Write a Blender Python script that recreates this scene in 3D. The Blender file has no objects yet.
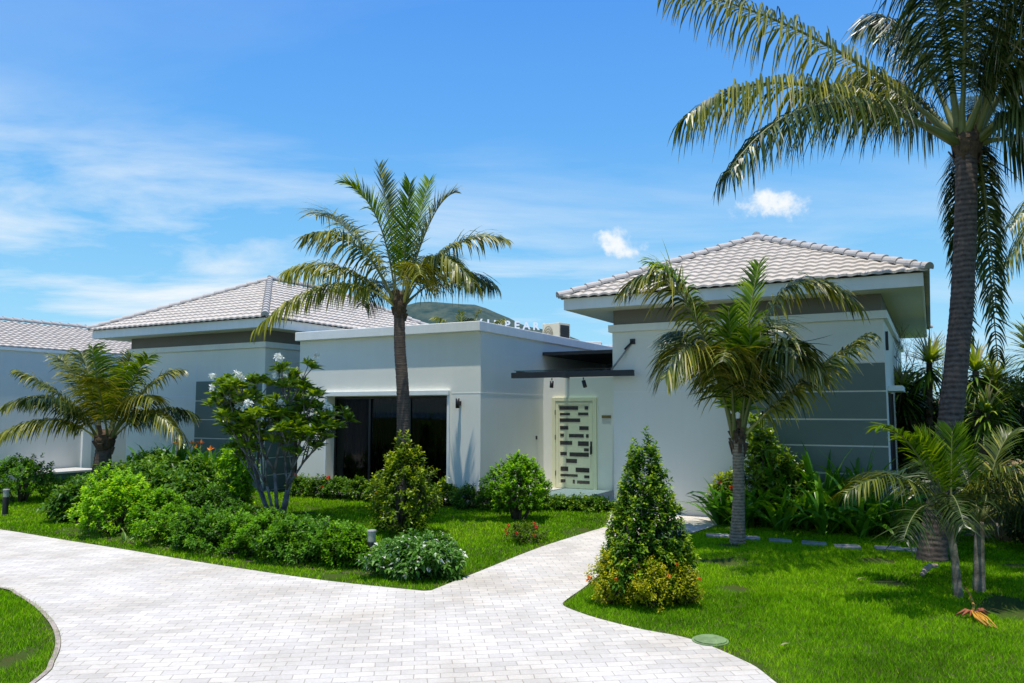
import bpy, bmesh, math, random
import numpy as np
from mathutils import Vector, Matrix, Quaternion

random.seed(7)
RNG = np.random.default_rng(7)
COL = bpy.context.scene.collection
R = math.radians
TH = R(28.454)                                   # the villa is turned this far from the camera axis
O = Vector((-0.70, 17.21, 0.0))                  # ground point under the flat wing's front corner
U = Vector((math.cos(TH), -math.sin(TH), 0)); S = Vector((math.sin(TH), math.cos(TH), 0))
def W(u, v, z=0.0): return O + U*u + S*v + Vector((0, 0, z))

# ------------------------------------------------------------------ tagging
def tag(o, label=None, cat=None, group=None, kind=None):
    if label: o['label'] = label
    if cat: o['category'] = cat
    if group: o['group'] = group
    if kind: o['kind'] = kind
    return o
def thing(name, label, cat, loc=(0,0,0), rz=0, group=None):
    e = bpy.data.objects.new(name, None); COL.objects.link(e)
    e.empty_display_size = 0.2
    e.location = loc; e.rotation_euler = (0, 0, rz)
    return tag(e, label, cat, group)
def link(name, me, parent=None, loc=None):
    o = bpy.data.objects.new(name, me); COL.objects.link(o)
    if parent: o.parent = parent
    if loc is not None: o.location = loc
    return o
def copy_tree(o, parent=None):
    c = o.copy(); COL.objects.link(c)
    if parent: c.parent = parent
    for ch in [k for k in bpy.data.objects if k.parent == o]: copy_tree(ch, c)
    return c

# ------------------------------------------------------------------ materials
def newmat(name):
    m = bpy.data.materials.new(name); m.use_nodes = True
    nt = m.node_tree; nt.nodes.clear()
    return m, nt, nt.nodes, nt.links
def N(nodes, t, **kw):
    n = nodes.new(t)
    for k, v in kw.items():
        if k in n.inputs: n.inputs[k].default_value = v
        else: setattr(n, k, v)
    return n
def c4(c): return (c[0], c[1], c[2], 1)
def mat_basic(name, col, rough=0.6, metal=0.0, var=0.12, scale=3.0, bump=0.0, bscale=60, spec=0.5, streak=0.0):
    m, nt, n, l = newmat(name)
    out = n.new('ShaderNodeOutputMaterial'); p = N(n, 'ShaderNodeBsdfPrincipled', Roughness=rough, Metallic=metal)
    p.inputs['Specular IOR Level'].default_value = spec
    l.new(p.outputs[0], out.inputs[0])
    tc = n.new('ShaderNodeTexCoord')
    nz = N(n, 'ShaderNodeTexNoise', Scale=scale, Detail=6.0, Roughness=0.6); l.new(tc.outputs['Object'], nz.inputs['Vector'])
    rp = n.new('ShaderNodeValToRGB')
    rp.color_ramp.elements[0].position = 0.3; rp.color_ramp.elements[1].position = 0.7
    rp.color_ramp.elements[0].color = c4([x*(1-var) for x in col]); rp.color_ramp.elements[1].color = c4([min(1, x*(1+var)) for x in col])
    l.new(nz.outputs['Fac'], rp.inputs[0]); last = rp.outputs[0]
    if streak > 0:
        mp = n.new('ShaderNodeMapping'); mp.inputs['Scale'].default_value = (3.5, 3.5, 0.25); l.new(tc.outputs['Object'], mp.inputs[0])
        n2 = N(n, 'ShaderNodeTexNoise', Scale=2.0, Detail=5.0); l.new(mp.outputs[0], n2.inputs['Vector'])
        mr = N(n, 'ShaderNodeMapRange'); mr.inputs[1].default_value = 0.35; mr.inputs[2].default_value = 0.7
        mr.inputs[3].default_value = 1 - streak; mr.inputs[4].default_value = 1.0; l.new(n2.outputs['Fac'], mr.inputs[0])
        mx = N(n, 'ShaderNodeMix', data_type='RGBA', blend_type='MULTIPLY'); mx.inputs[0].default_value = 1
        l.new(last, mx.inputs[6]); l.new(mr.outputs[0], mx.inputs[7]); last = mx.outputs[2]
        # splash-back dirt close to the ground
        sx = n.new('ShaderNodeSeparateXYZ'); l.new(tc.outputs['Object'], sx.inputs[0])
        ad = N(n, 'ShaderNodeMath', operation='MULTIPLY_ADD'); ad.inputs[1].default_value = 0.35; l.new(nz.outputs['Fac'], ad.inputs[0])
        l.new(sx.outputs[2], ad.inputs[2])
        m3 = N(n, 'ShaderNodeMapRange'); m3.inputs[1].default_value = 0.15; m3.inputs[2].default_value = 0.5
        m3.inputs[3].default_value = 0.78; m3.inputs[4].default_value = 1.0; l.new(ad.outputs[0], m3.inputs[0])
        mx2 = N(n, 'ShaderNodeMix', data_type='RGBA', blend_type='MULTIPLY'); mx2.inputs[0].default_value = 1
        l.new(last, mx2.inputs[6]); l.new(m3.outputs[0], mx2.inputs[7]); last = mx2.outputs[2]
    l.new(last, p.inputs['Base Color'])
    if bump > 0:
        nb = N(n, 'ShaderNodeTexNoise', Scale=bscale, Detail=4.0); l.new(tc.outputs['Object'], nb.inputs['Vector'])
        b = N(n, 'ShaderNodeBump', Strength=bump, Distance=0.02); l.new(nb.outputs['Fac'], b.inputs['Height']); l.new(b.outputs[0], p.inputs['Normal'])
    return m
def mat_leaf(name, dark, mid, light, trans=0.35, rough=0.42, spec=0.5, tip=None):
    """three-colour leaf; 'tint' (0..1) is stored on every leaf; some light passes through"""
    m, nt, n, l = newmat(name)
    out = n.new('ShaderNodeOutputMaterial'); at = N(n, 'ShaderNodeAttribute', attribute_name='tint')
    kf = {'hedge_leaf': 1.75, 'lime_leaf': 1.55, 'frangipani_leaf': 1.15, 'fresh_leaflet': 1.25, 'coconut_leaflet': 1.15, 'glossy_leaf': 1.6, 'bronze_leaf': 1.35, 'strap_leaf': 1.4, 'ginger_leaf': 1.3, 'screwpine_leaf': 1.7, 'variegated_leaf': 1.3}.get(name, 1.0)
    fix = (lambda x: [min(0.8, x[0]*kf*1.22), min(0.8, x[1]*kf*1.10), x[2]*kf*0.45]) if name not in ('dry_leaf', 'variegated_leaf', 'grass_blade') else (lambda x: list(x))
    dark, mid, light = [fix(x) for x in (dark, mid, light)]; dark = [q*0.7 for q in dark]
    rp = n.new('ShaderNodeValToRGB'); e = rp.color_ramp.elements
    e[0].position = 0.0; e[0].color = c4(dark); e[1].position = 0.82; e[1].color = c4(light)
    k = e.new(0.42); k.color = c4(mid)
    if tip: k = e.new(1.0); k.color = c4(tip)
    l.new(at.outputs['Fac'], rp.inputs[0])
    p = N(n, 'ShaderNodeBsdfPrincipled', Roughness=rough); p.inputs['Specular IOR Level'].default_value = spec*0.36
    l.new(rp.outputs[0], p.inputs['Base Color'])
    t = n.new('ShaderNodeBsdfTranslucent')
    hs = N(n, 'ShaderNodeHueSaturation', Hue=0.485, Saturation=1.15, Value=1.5); l.new(rp.outputs[0], hs.inputs['Color']); l.new(hs.outputs[0], t.inputs[0])
    mx = n.new('ShaderNodeMixShader'); mx.inputs[0].default_value = trans
    l.new(p.outputs[0], mx.inputs[1]); l.new(t.outputs[0], mx.inputs[2]); l.new(mx.outputs[0], out.inputs[0])
    return m
def mat_trunk(name, c1, c2, freq=9.0):
    m, nt, n, l = newmat(name)
    out = n.new('ShaderNodeOutputMaterial'); p = N(n, 'ShaderNodeBsdfPrincipled', Roughness=0.9)
    p.inputs['Specular IOR Level'].default_value = 0.2
    tc = n.new('ShaderNodeTexCoord')
    wv = N(n, 'ShaderNodeTexWave', Scale=freq*0.16, Distortion=3.0, Detail=3.0); wv.bands_direction = 'Z'; wv.inputs['Detail Scale'].default_value = 1.4
    l.new(tc.outputs['Object'], wv.inputs['Vector'])
    nz = N(n, 'ShaderNodeTexNoise', Scale=14.0, Detail=8.0, Roughness=0.7); l.new(tc.outputs['Object'], nz.inputs['Vector'])
    mx = N(n, 'ShaderNodeMath', operation='MULTIPLY_ADD'); mx.inputs[1].default_value = 0.24; l.new(wv.outputs['Fac'], mx.inputs[0])
    m2 = N(n, 'ShaderNodeMath', operation='MULTIPLY'); m2.inputs[1].default_value = 0.95; l.new(nz.outputs['Fac'], m2.inputs[0]); l.new(m2.outputs[0], mx.inputs[2])
    rp = n.new('ShaderNodeValToRGB'); rp.color_ramp.elements[0].position = 0.25; rp.color_ramp.elements[1].position = 0.8
    rp.color_ramp.elements[0].color = c4(c1); rp.color_ramp.elements[1].color = c4(c2)
    l.new(mx.outputs[0], rp.inputs[0]); l.new(rp.outputs[0], p.inputs['Base Color'])
    b = N(n, 'ShaderNodeBump', Strength=0.7, Distance=0.02); l.new(mx.outputs[0], b.inputs['Height']); l.new(b.outputs[0], p.inputs['Normal'])
    l.new(p.outputs[0], out.inputs[0]); return m

M = {}
M['wall'] = mat_basic('wall_paint', (0.82, 0.80, 0.70), 0.85, var=0.03, scale=0.7, bump=0.12, bscale=90, spec=0.25, streak=0.018)
M['wallfar'] = mat_basic('boundary_paint', (0.76, 0.745, 0.68), 0.85, var=0.04, scale=0.8, bump=0.1, bscale=60, spec=0.25, streak=0.03)
M['trim'] = mat_basic('white_trim_paint', (0.84, 0.85, 0.80), 0.7, var=0.03, scale=2, bump=0.05, streak=0.05)
M['band'] = mat_basic('taupe_band_paint', (0.20, 0.185, 0.16), 0.85, var=0.05, scale=2, bump=0.05)
M['panel'] = mat_basic('slate_panel_paint', (0.165, 0.205, 0.165), 0.8, var=0.05, scale=1.5, bump=0.1, bscale=50)
M['soffit'] = mat_basic('soffit_paint', (0.66, 0.68, 0.62), 0.8, var=0.02)
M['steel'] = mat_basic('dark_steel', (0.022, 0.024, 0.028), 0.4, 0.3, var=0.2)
M['black'] = mat_basic('black_plastic', (0.012, 0.012, 0.013), 0.45, var=0.2)
M['interior'] = mat_basic('dim_room', (0.03, 0.03, 0.03), 0.9)
M['curtain'] = mat_basic('dark_curtain', (0.028, 0.034, 0.034), 0.95, var=0.2)
M['doorpaint'] = mat_basic('cream_door_paint', (0.78, 0.76, 0.50), 0.5, var=0.03, scale=2)
M['brass'] = mat_basic('old_brass', (0.20, 0.15, 0.05), 0.4, 0.6)
M['stone'] = mat_basic('pale_step_stone', (0.50, 0.49, 0.46), 0.7, var=0.1, scale=8, bump=0.1)
M['darkstone'] = mat_basic('dark_plinth', (0.06, 0.10, 0.10), 0.7, var=0.1)
M['flag'] = mat_basic('grey_flagstone', (0.29, 0.285, 0.27), 0.85, var=0.35, scale=9, bump=0.4, bscale=30)
M['soil'] = mat_basic('bed_soil', (0.05, 0.034, 0.02), 0.95, var=0.5, scale=6, bump=0.9, bscale=25)
M['wood'] = mat_basic('weathered_log', (0.42, 0.31, 0.22), 0.9, var=0.3, scale=12, bump=0.6, bscale=30)
M['orange'] = mat_basic('orange_stalk', (0.55, 0.27, 0.025), 0.6, var=0.25, scale=20)
M['rust'] = mat_basic('dried_husk', (0.30, 0.09, 0.035), 0.8, var=0.4, scale=20)
M['flower_white'] = mat_basic('white_petals', (0.85, 0.86, 0.80), 0.6, var=0.05)
M['flower_red'] = mat_basic('red_petals', (0.75, 0.05, 0.03), 0.55, var=0.2)
M['flower_orange'] = mat_basic('orange_petals', (0.80, 0.26, 0.03), 0.55, var=0.2)
M['acbody'] = mat_basic('cream_enamel', (0.62, 0.57, 0.42), 0.5, var=0.06)
M['acgrey'] = mat_basic('white_enamel', (0.62, 0.62, 0.60), 0.5, var=0.06)
M['sign'] = mat_basic('white_sign_paint', (0.9, 0.9, 0.9), 0.6, var=0.02)
M['lampglass'] = mat_basic('frosted_lamp', (0.30, 0.32, 0.24), 0.35, var=0.1, scale=10)
M['greenlid'] = mat_basic('green_lid', (0.17, 0.25, 0.10), 0.7, var=0.3, scale=12, bump=0.3)
M['bark'] = mat_trunk('pale_bark', (0.05, 0.042, 0.04), (0.27, 0.24, 0.23), 8)
M['barkdark'] = mat_trunk('brown_bark', (0.035, 0.025, 0.018), (0.16, 0.12, 0.09), 9)
M['palmtrunk'] = mat_trunk('palm_trunk', (0.055, 0.036, 0.022), (0.37, 0.29, 0.20), 40)
M['palmtrunk_dark'] = mat_trunk('dark_palm_trunk', (0.030, 0.022, 0.017), (0.15, 0.115, 0.09), 60)
M['palmtrunk_big'] = mat_trunk('big_palm_trunk', (0.022, 0.016, 0.013), (0.15, 0.115, 0.095), 26)
M['smalltrunk'] = mat_trunk('feather_palm_trunk', (0.04, 0.034, 0.022), (0.28, 0.25, 0.19), 9)
M['fibre'] = mat_basic('crown_fibre', (0.085, 0.055, 0.03), 0.95, var=0.5, scale=15, bump=0.8, bscale=30)
M['rachis'] = mat_basic('palm_rachis', (0.13, 0.15, 0.04), 0.5, var=0.2, scale=4)
M['rachis_yellow'] = mat_basic('yellow_rachis', (0.45, 0.40, 0.08), 0.5, var=0.2, scale=4)
M['palm'] = mat_leaf('coconut_leaflet', (0.012, 0.030, 0.006), (0.070, 0.105, 0.018), (0.32, 0.32, 0.13), 0.20, 0.36, 1.0, (0.55, 0.47, 0.30))
M['palmY'] = mat_leaf('sunburnt_leaflet', (0.03, 0.05, 0.010), (0.15, 0.19, 0.04), (0.42, 0.42, 0.16), 0.24, 0.38, 0.6, (0.60, 0.50, 0.26))
M['palmG'] = mat_leaf('fresh_leaflet', (0.025, 0.07, 0.008), (0.075, 0.16, 0.012), (0.24, 0.34, 0.03), 0.32, 0.4, 0.5, (0.40, 0.42, 0.12))
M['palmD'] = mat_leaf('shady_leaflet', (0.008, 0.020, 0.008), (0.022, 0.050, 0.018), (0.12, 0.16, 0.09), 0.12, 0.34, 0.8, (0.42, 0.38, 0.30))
M['lime'] = mat_leaf('lime_leaf', (0.03, 0.09, 0.008), (0.08, 0.22, 0.012), (0.24, 0.42, 0.03), 0.35)
M['hedge'] = mat_leaf('hedge_leaf', (0.018, 0.06, 0.012), (0.045, 0.13, 0.018), (0.13, 0.27, 0.03), 0.3)
M['glossy'] = mat_leaf('glossy_leaf', (0.012, 0.045, 0.010), (0.035, 0.10, 0.014), (0.18, 0.27, 0.03), 0.25, 0.42, 0.5)
M['croton'] = mat_leaf('bronze_leaf', (0.03, 0.07, 0.008), (0.08, 0.15, 0.012), (0.30, 0.38, 0.04), 0.3, 0.35, 0.6, (0.45, 0.28, 0.05))
M['gold'] = mat_leaf('golden_leaf', (0.08, 0.12, 0.01), (0.22, 0.29, 0.02), (0.50, 0.50, 0.05), 0.35, tip=(0.55, 0.40, 0.06))
M['varieg'] = mat_leaf('variegated_leaf', (0.03, 0.10, 0.015), (0.10, 0.25, 0.03), (0.36, 0.50, 0.16), 0.3, 0.4, 0.5, (0.80, 0.82, 0.68))
M['frangi'] = mat_leaf('frangipani_leaf', (0.025, 0.07, 0.01), (0.10, 0.20, 0.03), (0.26, 0.38, 0.09), 0.30, 0.32, 1.4)
M['strap'] = mat_leaf('strap_leaf', (0.012, 0.05, 0.012), (0.03, 0.12, 0.018), (0.10, 0.24, 0.035), 0.3, 0.32, 0.7)
M['ginger'] = mat_leaf('ginger_leaf', (0.02, 0.07, 0.015), (0.05, 0.14, 0.025), (0.18, 0.30, 0.06), 0.3, 0.35, 0.6)
M['yucca'] = mat_leaf('screwpine_leaf', (0.015, 0.04, 0.012), (0.04, 0.09, 0.022), (0.18, 0.25, 0.07), 0.2, 0.35, 0.7, (0.35, 0.33, 0.18))
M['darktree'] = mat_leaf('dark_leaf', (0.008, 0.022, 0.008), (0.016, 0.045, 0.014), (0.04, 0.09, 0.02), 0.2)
M['dry'] = mat_leaf('dry_leaf', (0.16, 0.11, 0.05), (0.32, 0.24, 0.13), (0.50, 0.40, 0.25), 0.2, 0.8, 0.2)
M['grass'] = mat_leaf('grass_blade', (0.050, 0.160, 0.002), (0.165, 0.40, 0.003), (0.34, 0.56, 0.010), 0.22, 0.7, 0.1, (0.36, 0.36, 0.10))

# tiles
M['tile'] = mat_basic('roof_tile', (0.55, 0.49, 0.42), 0.75, var=0.16, scale=5, bump=0.15, bscale=40, spec=0.3)
M['ridge'] = mat_basic('ridge_tile', (0.46, 0.43, 0.40), 0.7, var=0.1, scale=6, bump=0.2)

# window glass: reflective, lets the curtain show faintly
def mat_glass(name, tint, mixf):
    m, nt, n, l = newmat(name); out = n.new('ShaderNodeOutputMaterial')
    g = N(n, 'ShaderNodeBsdfGlossy', Roughness=0.02); t = n.new('ShaderNodeBsdfTransparent'); t.inputs[0].default_value = c4(tint)
    mx = n.new('ShaderNodeMixShader'); mx.inputs[0].default_value = mixf; l.new(t.outputs[0], mx.inputs[1]); l.new(g.outputs[0], mx.inputs[2]); l.new(mx.outputs[0], out.inputs[0])
    return m
M['glass'] = mat_glass('tinted_glass', (0.42, 0.45, 0.45), 0.016)
M['canopyglass'] = mat_glass('canopy_glass', (0.55, 0.68, 0.70), 0.03)
M['doorglass'] = mat_basic('smoked_door_glass', (0.035, 0.03, 0.028), 0.12, var=0.2, spec=0.7)

# pavers
def mat_paver():
    m, nt, n, l = newmat('white_granite_setts'); out = n.new('ShaderNodeOutputMaterial'); p = N(n, 'ShaderNodeBsdfPrincipled', Roughness=0.8)
    p.inputs['Specular IOR Level'].default_value = 0.3
    tc = n.new('ShaderNodeTexCoord'); mp = n.new('ShaderNodeMapping'); mp.inputs['Rotation'].default_value = (0, 0, R(-7)); l.new(tc.outputs['Object'], mp.inputs[0])
    wz = N(n, 'ShaderNodeTexNoise', Scale=2.5, Detail=2.0); l.new(tc.outputs['Object'], wz.inputs['Vector'])
    wm = N(n, 'ShaderNodeMix', data_type='RGBA', blend_type='LINEAR_LIGHT'); wm.inputs[0].default_value = 0.015
    l.new(mp.outputs[0], wm.inputs[6]); l.new(wz.outputs['Color'], wm.inputs[7])
    br = n.new('ShaderNodeTexBrick'); l.new(wm.outputs[2], br.inputs['Vector'])
    br.inputs['Scale'].default_value = 1.0; br.inputs['Brick Width'].default_value = 0.21; br.inputs['Row Height'].default_value = 0.11
    br.inputs['Mortar Size'].default_value = 0.005; br.inputs['Mortar Smooth'].default_value = 0.6; br.inputs['Bias'].default_value = 0.1
    br.inputs['Color1'].default_value = (0.74, 0.685, 0.60, 1); br.inputs['Color2'].default_value = (0.60, 0.565, 0.51, 1); br.inputs['Mortar'].default_value = (0.43, 0.39, 0.33, 1)
    nz = N(n, 'ShaderNodeTexNoise', Scale=0.9, Detail=7.0, Roughness=0.65); l.new(tc.outputs['Object'], nz.inputs['Vector'])
    r2 = n.new('ShaderNodeValToRGB'); r2.color_ramp.elements[0].position = 0.3; r2.color_ramp.elements[0].color = (0.76, 0.735, 0.69, 1)
    r2.color_ramp.elements[1].position = 0.62; r2.color_ramp.elements[1].color = (1.0, 1.0, 1.0, 1); l.new(nz.outputs['Fac'], r2.inputs[0])
    m1 = N(n, 'ShaderNodeMix', data_type='RGBA', blend_type='MULTIPLY'); m1.inputs[0].default_value = 1; l.new(br.outputs['Color'], m1.inputs[6]); l.new(r2.outputs[0], m1.inputs[7])
    n3 = N(n, 'ShaderNodeTexNoise', Scale=45.0, Detail=5.0, Roughness=0.7); l.new(tc.outputs['Object'], n3.inputs['Vector'])
    r3 = n.new('ShaderNodeValToRGB'); r3.color_ramp.elements[0].position = 0.3; r3.color_ramp.elements[0].color = (0.86, 0.86, 0.86, 1)
    r3.color_ramp.elements[1].position = 0.6; r3.color_ramp.elements[1].color = (1.0, 1.0, 1.0, 1); l.new(n3.outputs['Fac'], r3.inputs[0])
    m2 = N(n, 'ShaderNodeMix', data_type='RGBA', blend_type='MULTIPLY'); m2.inputs[0].default_value = 1; l.new(m1.outputs[2], m2.inputs[6]); l.new(r3.outputs[0], m2.inputs[7])
    l.new(m2.outputs[2], p.inputs['Base Color'])
    ma = N(n, 'ShaderNodeMath', operation='MULTIPLY_ADD'); ma.inputs[1].default_value = -1.0; l.new(br.outputs['Fac'], ma.inputs[0]); l.new(n3.outputs['Fac'], ma.inputs[2])
    b = N(n, 'ShaderNodeBump', Strength=0.5, Distance=0.006); l.new(ma.outputs[0], b.inputs['Height']); l.new(b.outputs[0], p.inputs['Normal'])
    l.new(p.outputs[0], out.inputs[0]); return m
M['paver'] = mat_paver()
M['paver_edge'] = mat_basic('edging_setts', (0.36, 0.30, 0.25), 0.9, var=0.3, scale=12, bump=0.5)

def mat_ground():
    m, nt, n, l = newmat('turf_soil'); out = n.new('ShaderNodeOutputMaterial'); p = N(n, 'ShaderNodeBsdfPrincipled', Roughness=0.95)
    p.inputs['Specular IOR Level'].default_value = 0.1
    tc = n.new('ShaderNodeTexCoord'); nz = N(n, 'ShaderNodeTexNoise', Scale=3.5, Detail=12.0, Roughness=0.85); l.new(tc.outputs['Object'], nz.inputs['Vector'])
    rp = n.new('ShaderNodeValToRGB'); e = rp.color_ramp.elements; e[0].position = 0.30; e[0].color = (0.15, 0.105, 0.045, 1); e[1].position = 0.62; e[1].color = (0.05, 0.12, 0.010, 1)
    k = e.new(0.42); k.color = (0.075, 0.085, 0.02, 1)
    l.new(nz.outputs['Fac'], rp.inputs[0]); l.new(rp.outputs[0], p.inputs['Base Color'])
    n2 = N(n, 'ShaderNodeTexNoise', Scale=60.0, Detail=4.0); l.new(tc.outputs['Object'], n2.inputs['Vector'])
    b = N(n, 'ShaderNodeBump', Strength=1.0, Distance=0.03); l.new(n2.outputs['Fac'], b.inputs['Height']); l.new(b.outputs[0], p.inputs['Normal'])
    l.new(p.outputs[0], out.inputs[0]); return m
M['ground'] = mat_ground()
def mat_sea():
    m, nt, n, l = newmat('sea_water'); out = n.new('ShaderNodeOutputMaterial'); p = N(n, 'ShaderNodeBsdfPrincipled', Roughness=0.25)
    p.inputs['Base Color'].default_value = (0.01, 0.14, 0.32, 1); p.inputs['Specular IOR Level'].default_value = 0.25
    tc = n.new('ShaderNodeTexCoord'); n2 = N(n, 'ShaderNodeTexNoise', Scale=0.4, Detail=6.0); l.new(tc.outputs['Object'], n2.inputs['Vector'])
    b = N(n, 'ShaderNodeBump', Strength=0.8, Distance=0.6); l.new(n2.outputs['Fac'], b.inputs['Height']); l.new(b.outputs[0], p.inputs['Normal'])
    l.new(p.outputs[0], out.inputs[0]); return m
M['sea'] = mat_sea()
def mat_hill():
    m, nt, n, l = newmat('hazy_hill'); out = n.new('ShaderNodeOutputMaterial'); p = N(n, 'ShaderNodeBsdfPrincipled', Roughness=1.0)
    p.inputs['Specular IOR Level'].default_value = 0.0
    tc = n.new('ShaderNodeTexCoord'); nz = N(n, 'ShaderNodeTexNoise', Scale=0.035, Detail=9.0, Roughness=0.72); l.new(tc.outputs['Object'], nz.inputs['Vector'])
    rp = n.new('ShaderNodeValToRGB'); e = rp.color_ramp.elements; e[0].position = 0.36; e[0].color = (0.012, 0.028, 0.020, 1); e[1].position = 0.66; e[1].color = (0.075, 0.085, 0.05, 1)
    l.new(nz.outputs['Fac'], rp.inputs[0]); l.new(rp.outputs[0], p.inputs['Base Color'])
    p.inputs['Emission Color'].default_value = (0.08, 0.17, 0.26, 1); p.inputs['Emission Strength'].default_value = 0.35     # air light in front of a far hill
    l.new(p.outputs[0], out.inputs[0]); return m
M['hill'] = mat_hill()

# ------------------------------------------------------------------ mesh helpers
class MB:
    def __init__(s): s.v = []; s.f = []; s.m = []; s.sm = []
    def add(s, vs, fs, mi=0, smooth=False):
        o = len(s.v); s.v += [tuple(x) for x in vs]
        for f in fs: s.f.append(tuple(i+o for i in f)); s.m.append(mi); s.sm.append(smooth)
    def box(s, x0, x1, y0, y1, z0, z1, mi=0):
        vs = [(x0,y0,z0),(x1,y0,z0),(x1,y1,z0),(x0,y1,z0),(x0,y0,z1),(x1,y0,z1),(x1,y1,z1),(x0,y1,z1)]
        s.add(vs, [(0,3,2,1),(4,5,6,7),(0,1,5,4),(1,2,6,5),(2,3,7,6),(3,0,4,7)], mi)
    def bar(s, a, b, w, h, mi=0):
        a = Vector(a); b = Vector(b); d = (b-a).normalized(); up = Vector((0,0,1)) if abs(d.z) < 0.95 else Vector((0,1,0))
        x = d.cross(up).normalized()*w/2; y = x.cross(d).normalized()*h/2
        vs = [a-x-y,a+x-y,a+x+y,a-x+y,b-x-y,b+x-y,b+x+y,b-x+y]
        s.add(vs, [(0,1,2,3),(7,6,5,4),(0,4,5,1),(1,5,6,2),(2,6,7,3),(3,7,4,0)], mi)
    def tube(s, pts, rads, seg=8, mi=0, cap=True, jag=0.0):
        pts = [Vector(p) for p in pts]; rings = []
        x = None
        for i, p in enumerate(pts):
            d = (pts[min(i+1, len(pts)-1)] - pts[max(i-1, 0)]).normalized()
            if x is None: x = d.cross(Vector((0.3,1,0.1))).normalized()
            x = (x - d*x.dot(d)).normalized(); y = d.cross(x)
            rings.append([p + (x*math.cos(2*math.pi*k/seg) + y*math.sin(2*math.pi*k/seg))*rads[i]*(1+random.uniform(-jag, jag)) for k in range(seg)])
        vs = [q for r in rings for q in r]; fs = []
        for i in range(len(pts)-1):
            for k in range(seg): fs.append((i*seg+k, i*seg+(k+1)%seg, (i+1)*seg+(k+1)%seg, (i+1)*seg+k))
        if cap: fs.append(tuple(range(seg-1, -1, -1))); fs.append(tuple((len(pts)-1)*seg+k for k in range(seg)))
        s.add(vs, fs, mi, True)
    def lathe(s, c, prof, seg=16, mi=0):
        c = Vector(c); vs = []; fs = []
        for r, z in prof:
            for k in range(seg): a = 2*math.pi*k/seg; vs.append(c + Vector((r*math.cos(a), r*math.sin(a), z)))
        for i in range(len(prof)-1):
            for k in range(seg): fs.append((i*seg+k, i*seg+(k+1)%seg, (i+1)*seg+(k+1)%seg, (i+1)*seg+k))
        fs.append(tuple(range(seg-1, -1, -1))); fs.append(tuple((len(prof)-1)*seg+k for k in range(seg)))
        s.add(vs, fs, mi, False)
    def build(s, name, mats, parent=None, loc=None, bevel=0.0):
        if not isinstance(mats, (list, tuple)): mats = [mats]
        me = bpy.data.meshes.new(name); me.from_pydata(s.v, [], s.f)
        for m in mats: me.materials.append(m)
        me.polygons.foreach_set('material_index', s.m); me.polygons.foreach_set('use_smooth', s.sm); me.update()
        o = link(name, me, parent, loc)
        if bevel > 0:
            b = o.modifiers.new('bevel', 'BEVEL'); b.width = bevel; b.segments = 2; b.limit_method = 'ANGLE'
        return o

def strips_mesh(name, P, Wd, tint, mat, parent=None, extra=None):
    """P: (n,k,3) centre lines, Wd: (n,k,3) half-width vectors, tint: (n,k) -> n ribbons of k-1 quads; extra=(MB, material) joins a solid in slot 1"""
    n, k, _ = P.shape
    V = np.empty((n, k, 2, 3), np.float32); V[:, :, 0] = P - Wd; V[:, :, 1] = P + Wd
    V = V.reshape(-1, 3)
    base = (np.arange(n)*k*2)[:, None] + (np.arange(k-1)*2)[None, :]
    F = np.stack([base, base+1, base+3, base+2], -1).reshape(-1, 4)
    T = np.repeat(tint.reshape(-1), 2)
    return raw_mesh(name, V, F, T, mat, parent, extra)
def raw_mesh(name, V, F, T, mat, parent=None, extra=None):
    nv = len(V); nf = len(F); fs = F.shape[1]
    ev, ef = [], []
    if extra:
        ev = extra[0].v; ef = extra[0].f
    allv = np.concatenate([V, np.array(ev, np.float32).reshape(-1, 3)]) if len(ev) else V
    loops = F.reshape(-1).astype(np.int32); starts = np.arange(nf)*fs; tot = np.full(nf, fs)
    if ef:
        l2 = np.array([i+nv for f in ef for i in f], np.int32); t2 = np.array([len(f) for f in ef]); s2 = len(loops) + np.concatenate([[0], np.cumsum(t2)[:-1]])
        loops = np.concatenate([loops, l2]); starts = np.concatenate([starts, s2]); tot = np.concatenate([tot, t2])
    me = bpy.data.meshes.new(name); me.vertices.add(len(allv)); me.vertices.foreach_set('co', allv.astype(np.float32).ravel())
    me.loops.add(len(loops)); me.loops.foreach_set('vertex_index', loops)
    me.polygons.add(len(starts)); me.polygons.foreach_set('loop_start', starts.astype(np.int32)); me.polygons.foreach_set('loop_total', tot.astype(np.int32))
    me.materials.append(mat)
    if extra: me.materials.append(extra[1]); me.polygons.foreach_set('material_index', np.array([0]*nf + [1]*len(ef), np.int32))
    me.polygons.foreach_set('use_smooth', np.array([False]*nf + [True]*len(ef)))
    me.update(calc_edges=True)
    a = me.attributes.new('tint', 'FLOAT', 'POINT'); tt = np.zeros(len(allv), np.float32); tt[:nv] = T; a.data.foreach_set('value', tt)
    return link(name, me, parent)
def nrm(a): return a/np.maximum(np.linalg.norm(a, axis=-1, keepdims=True), 1e-9)

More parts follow.
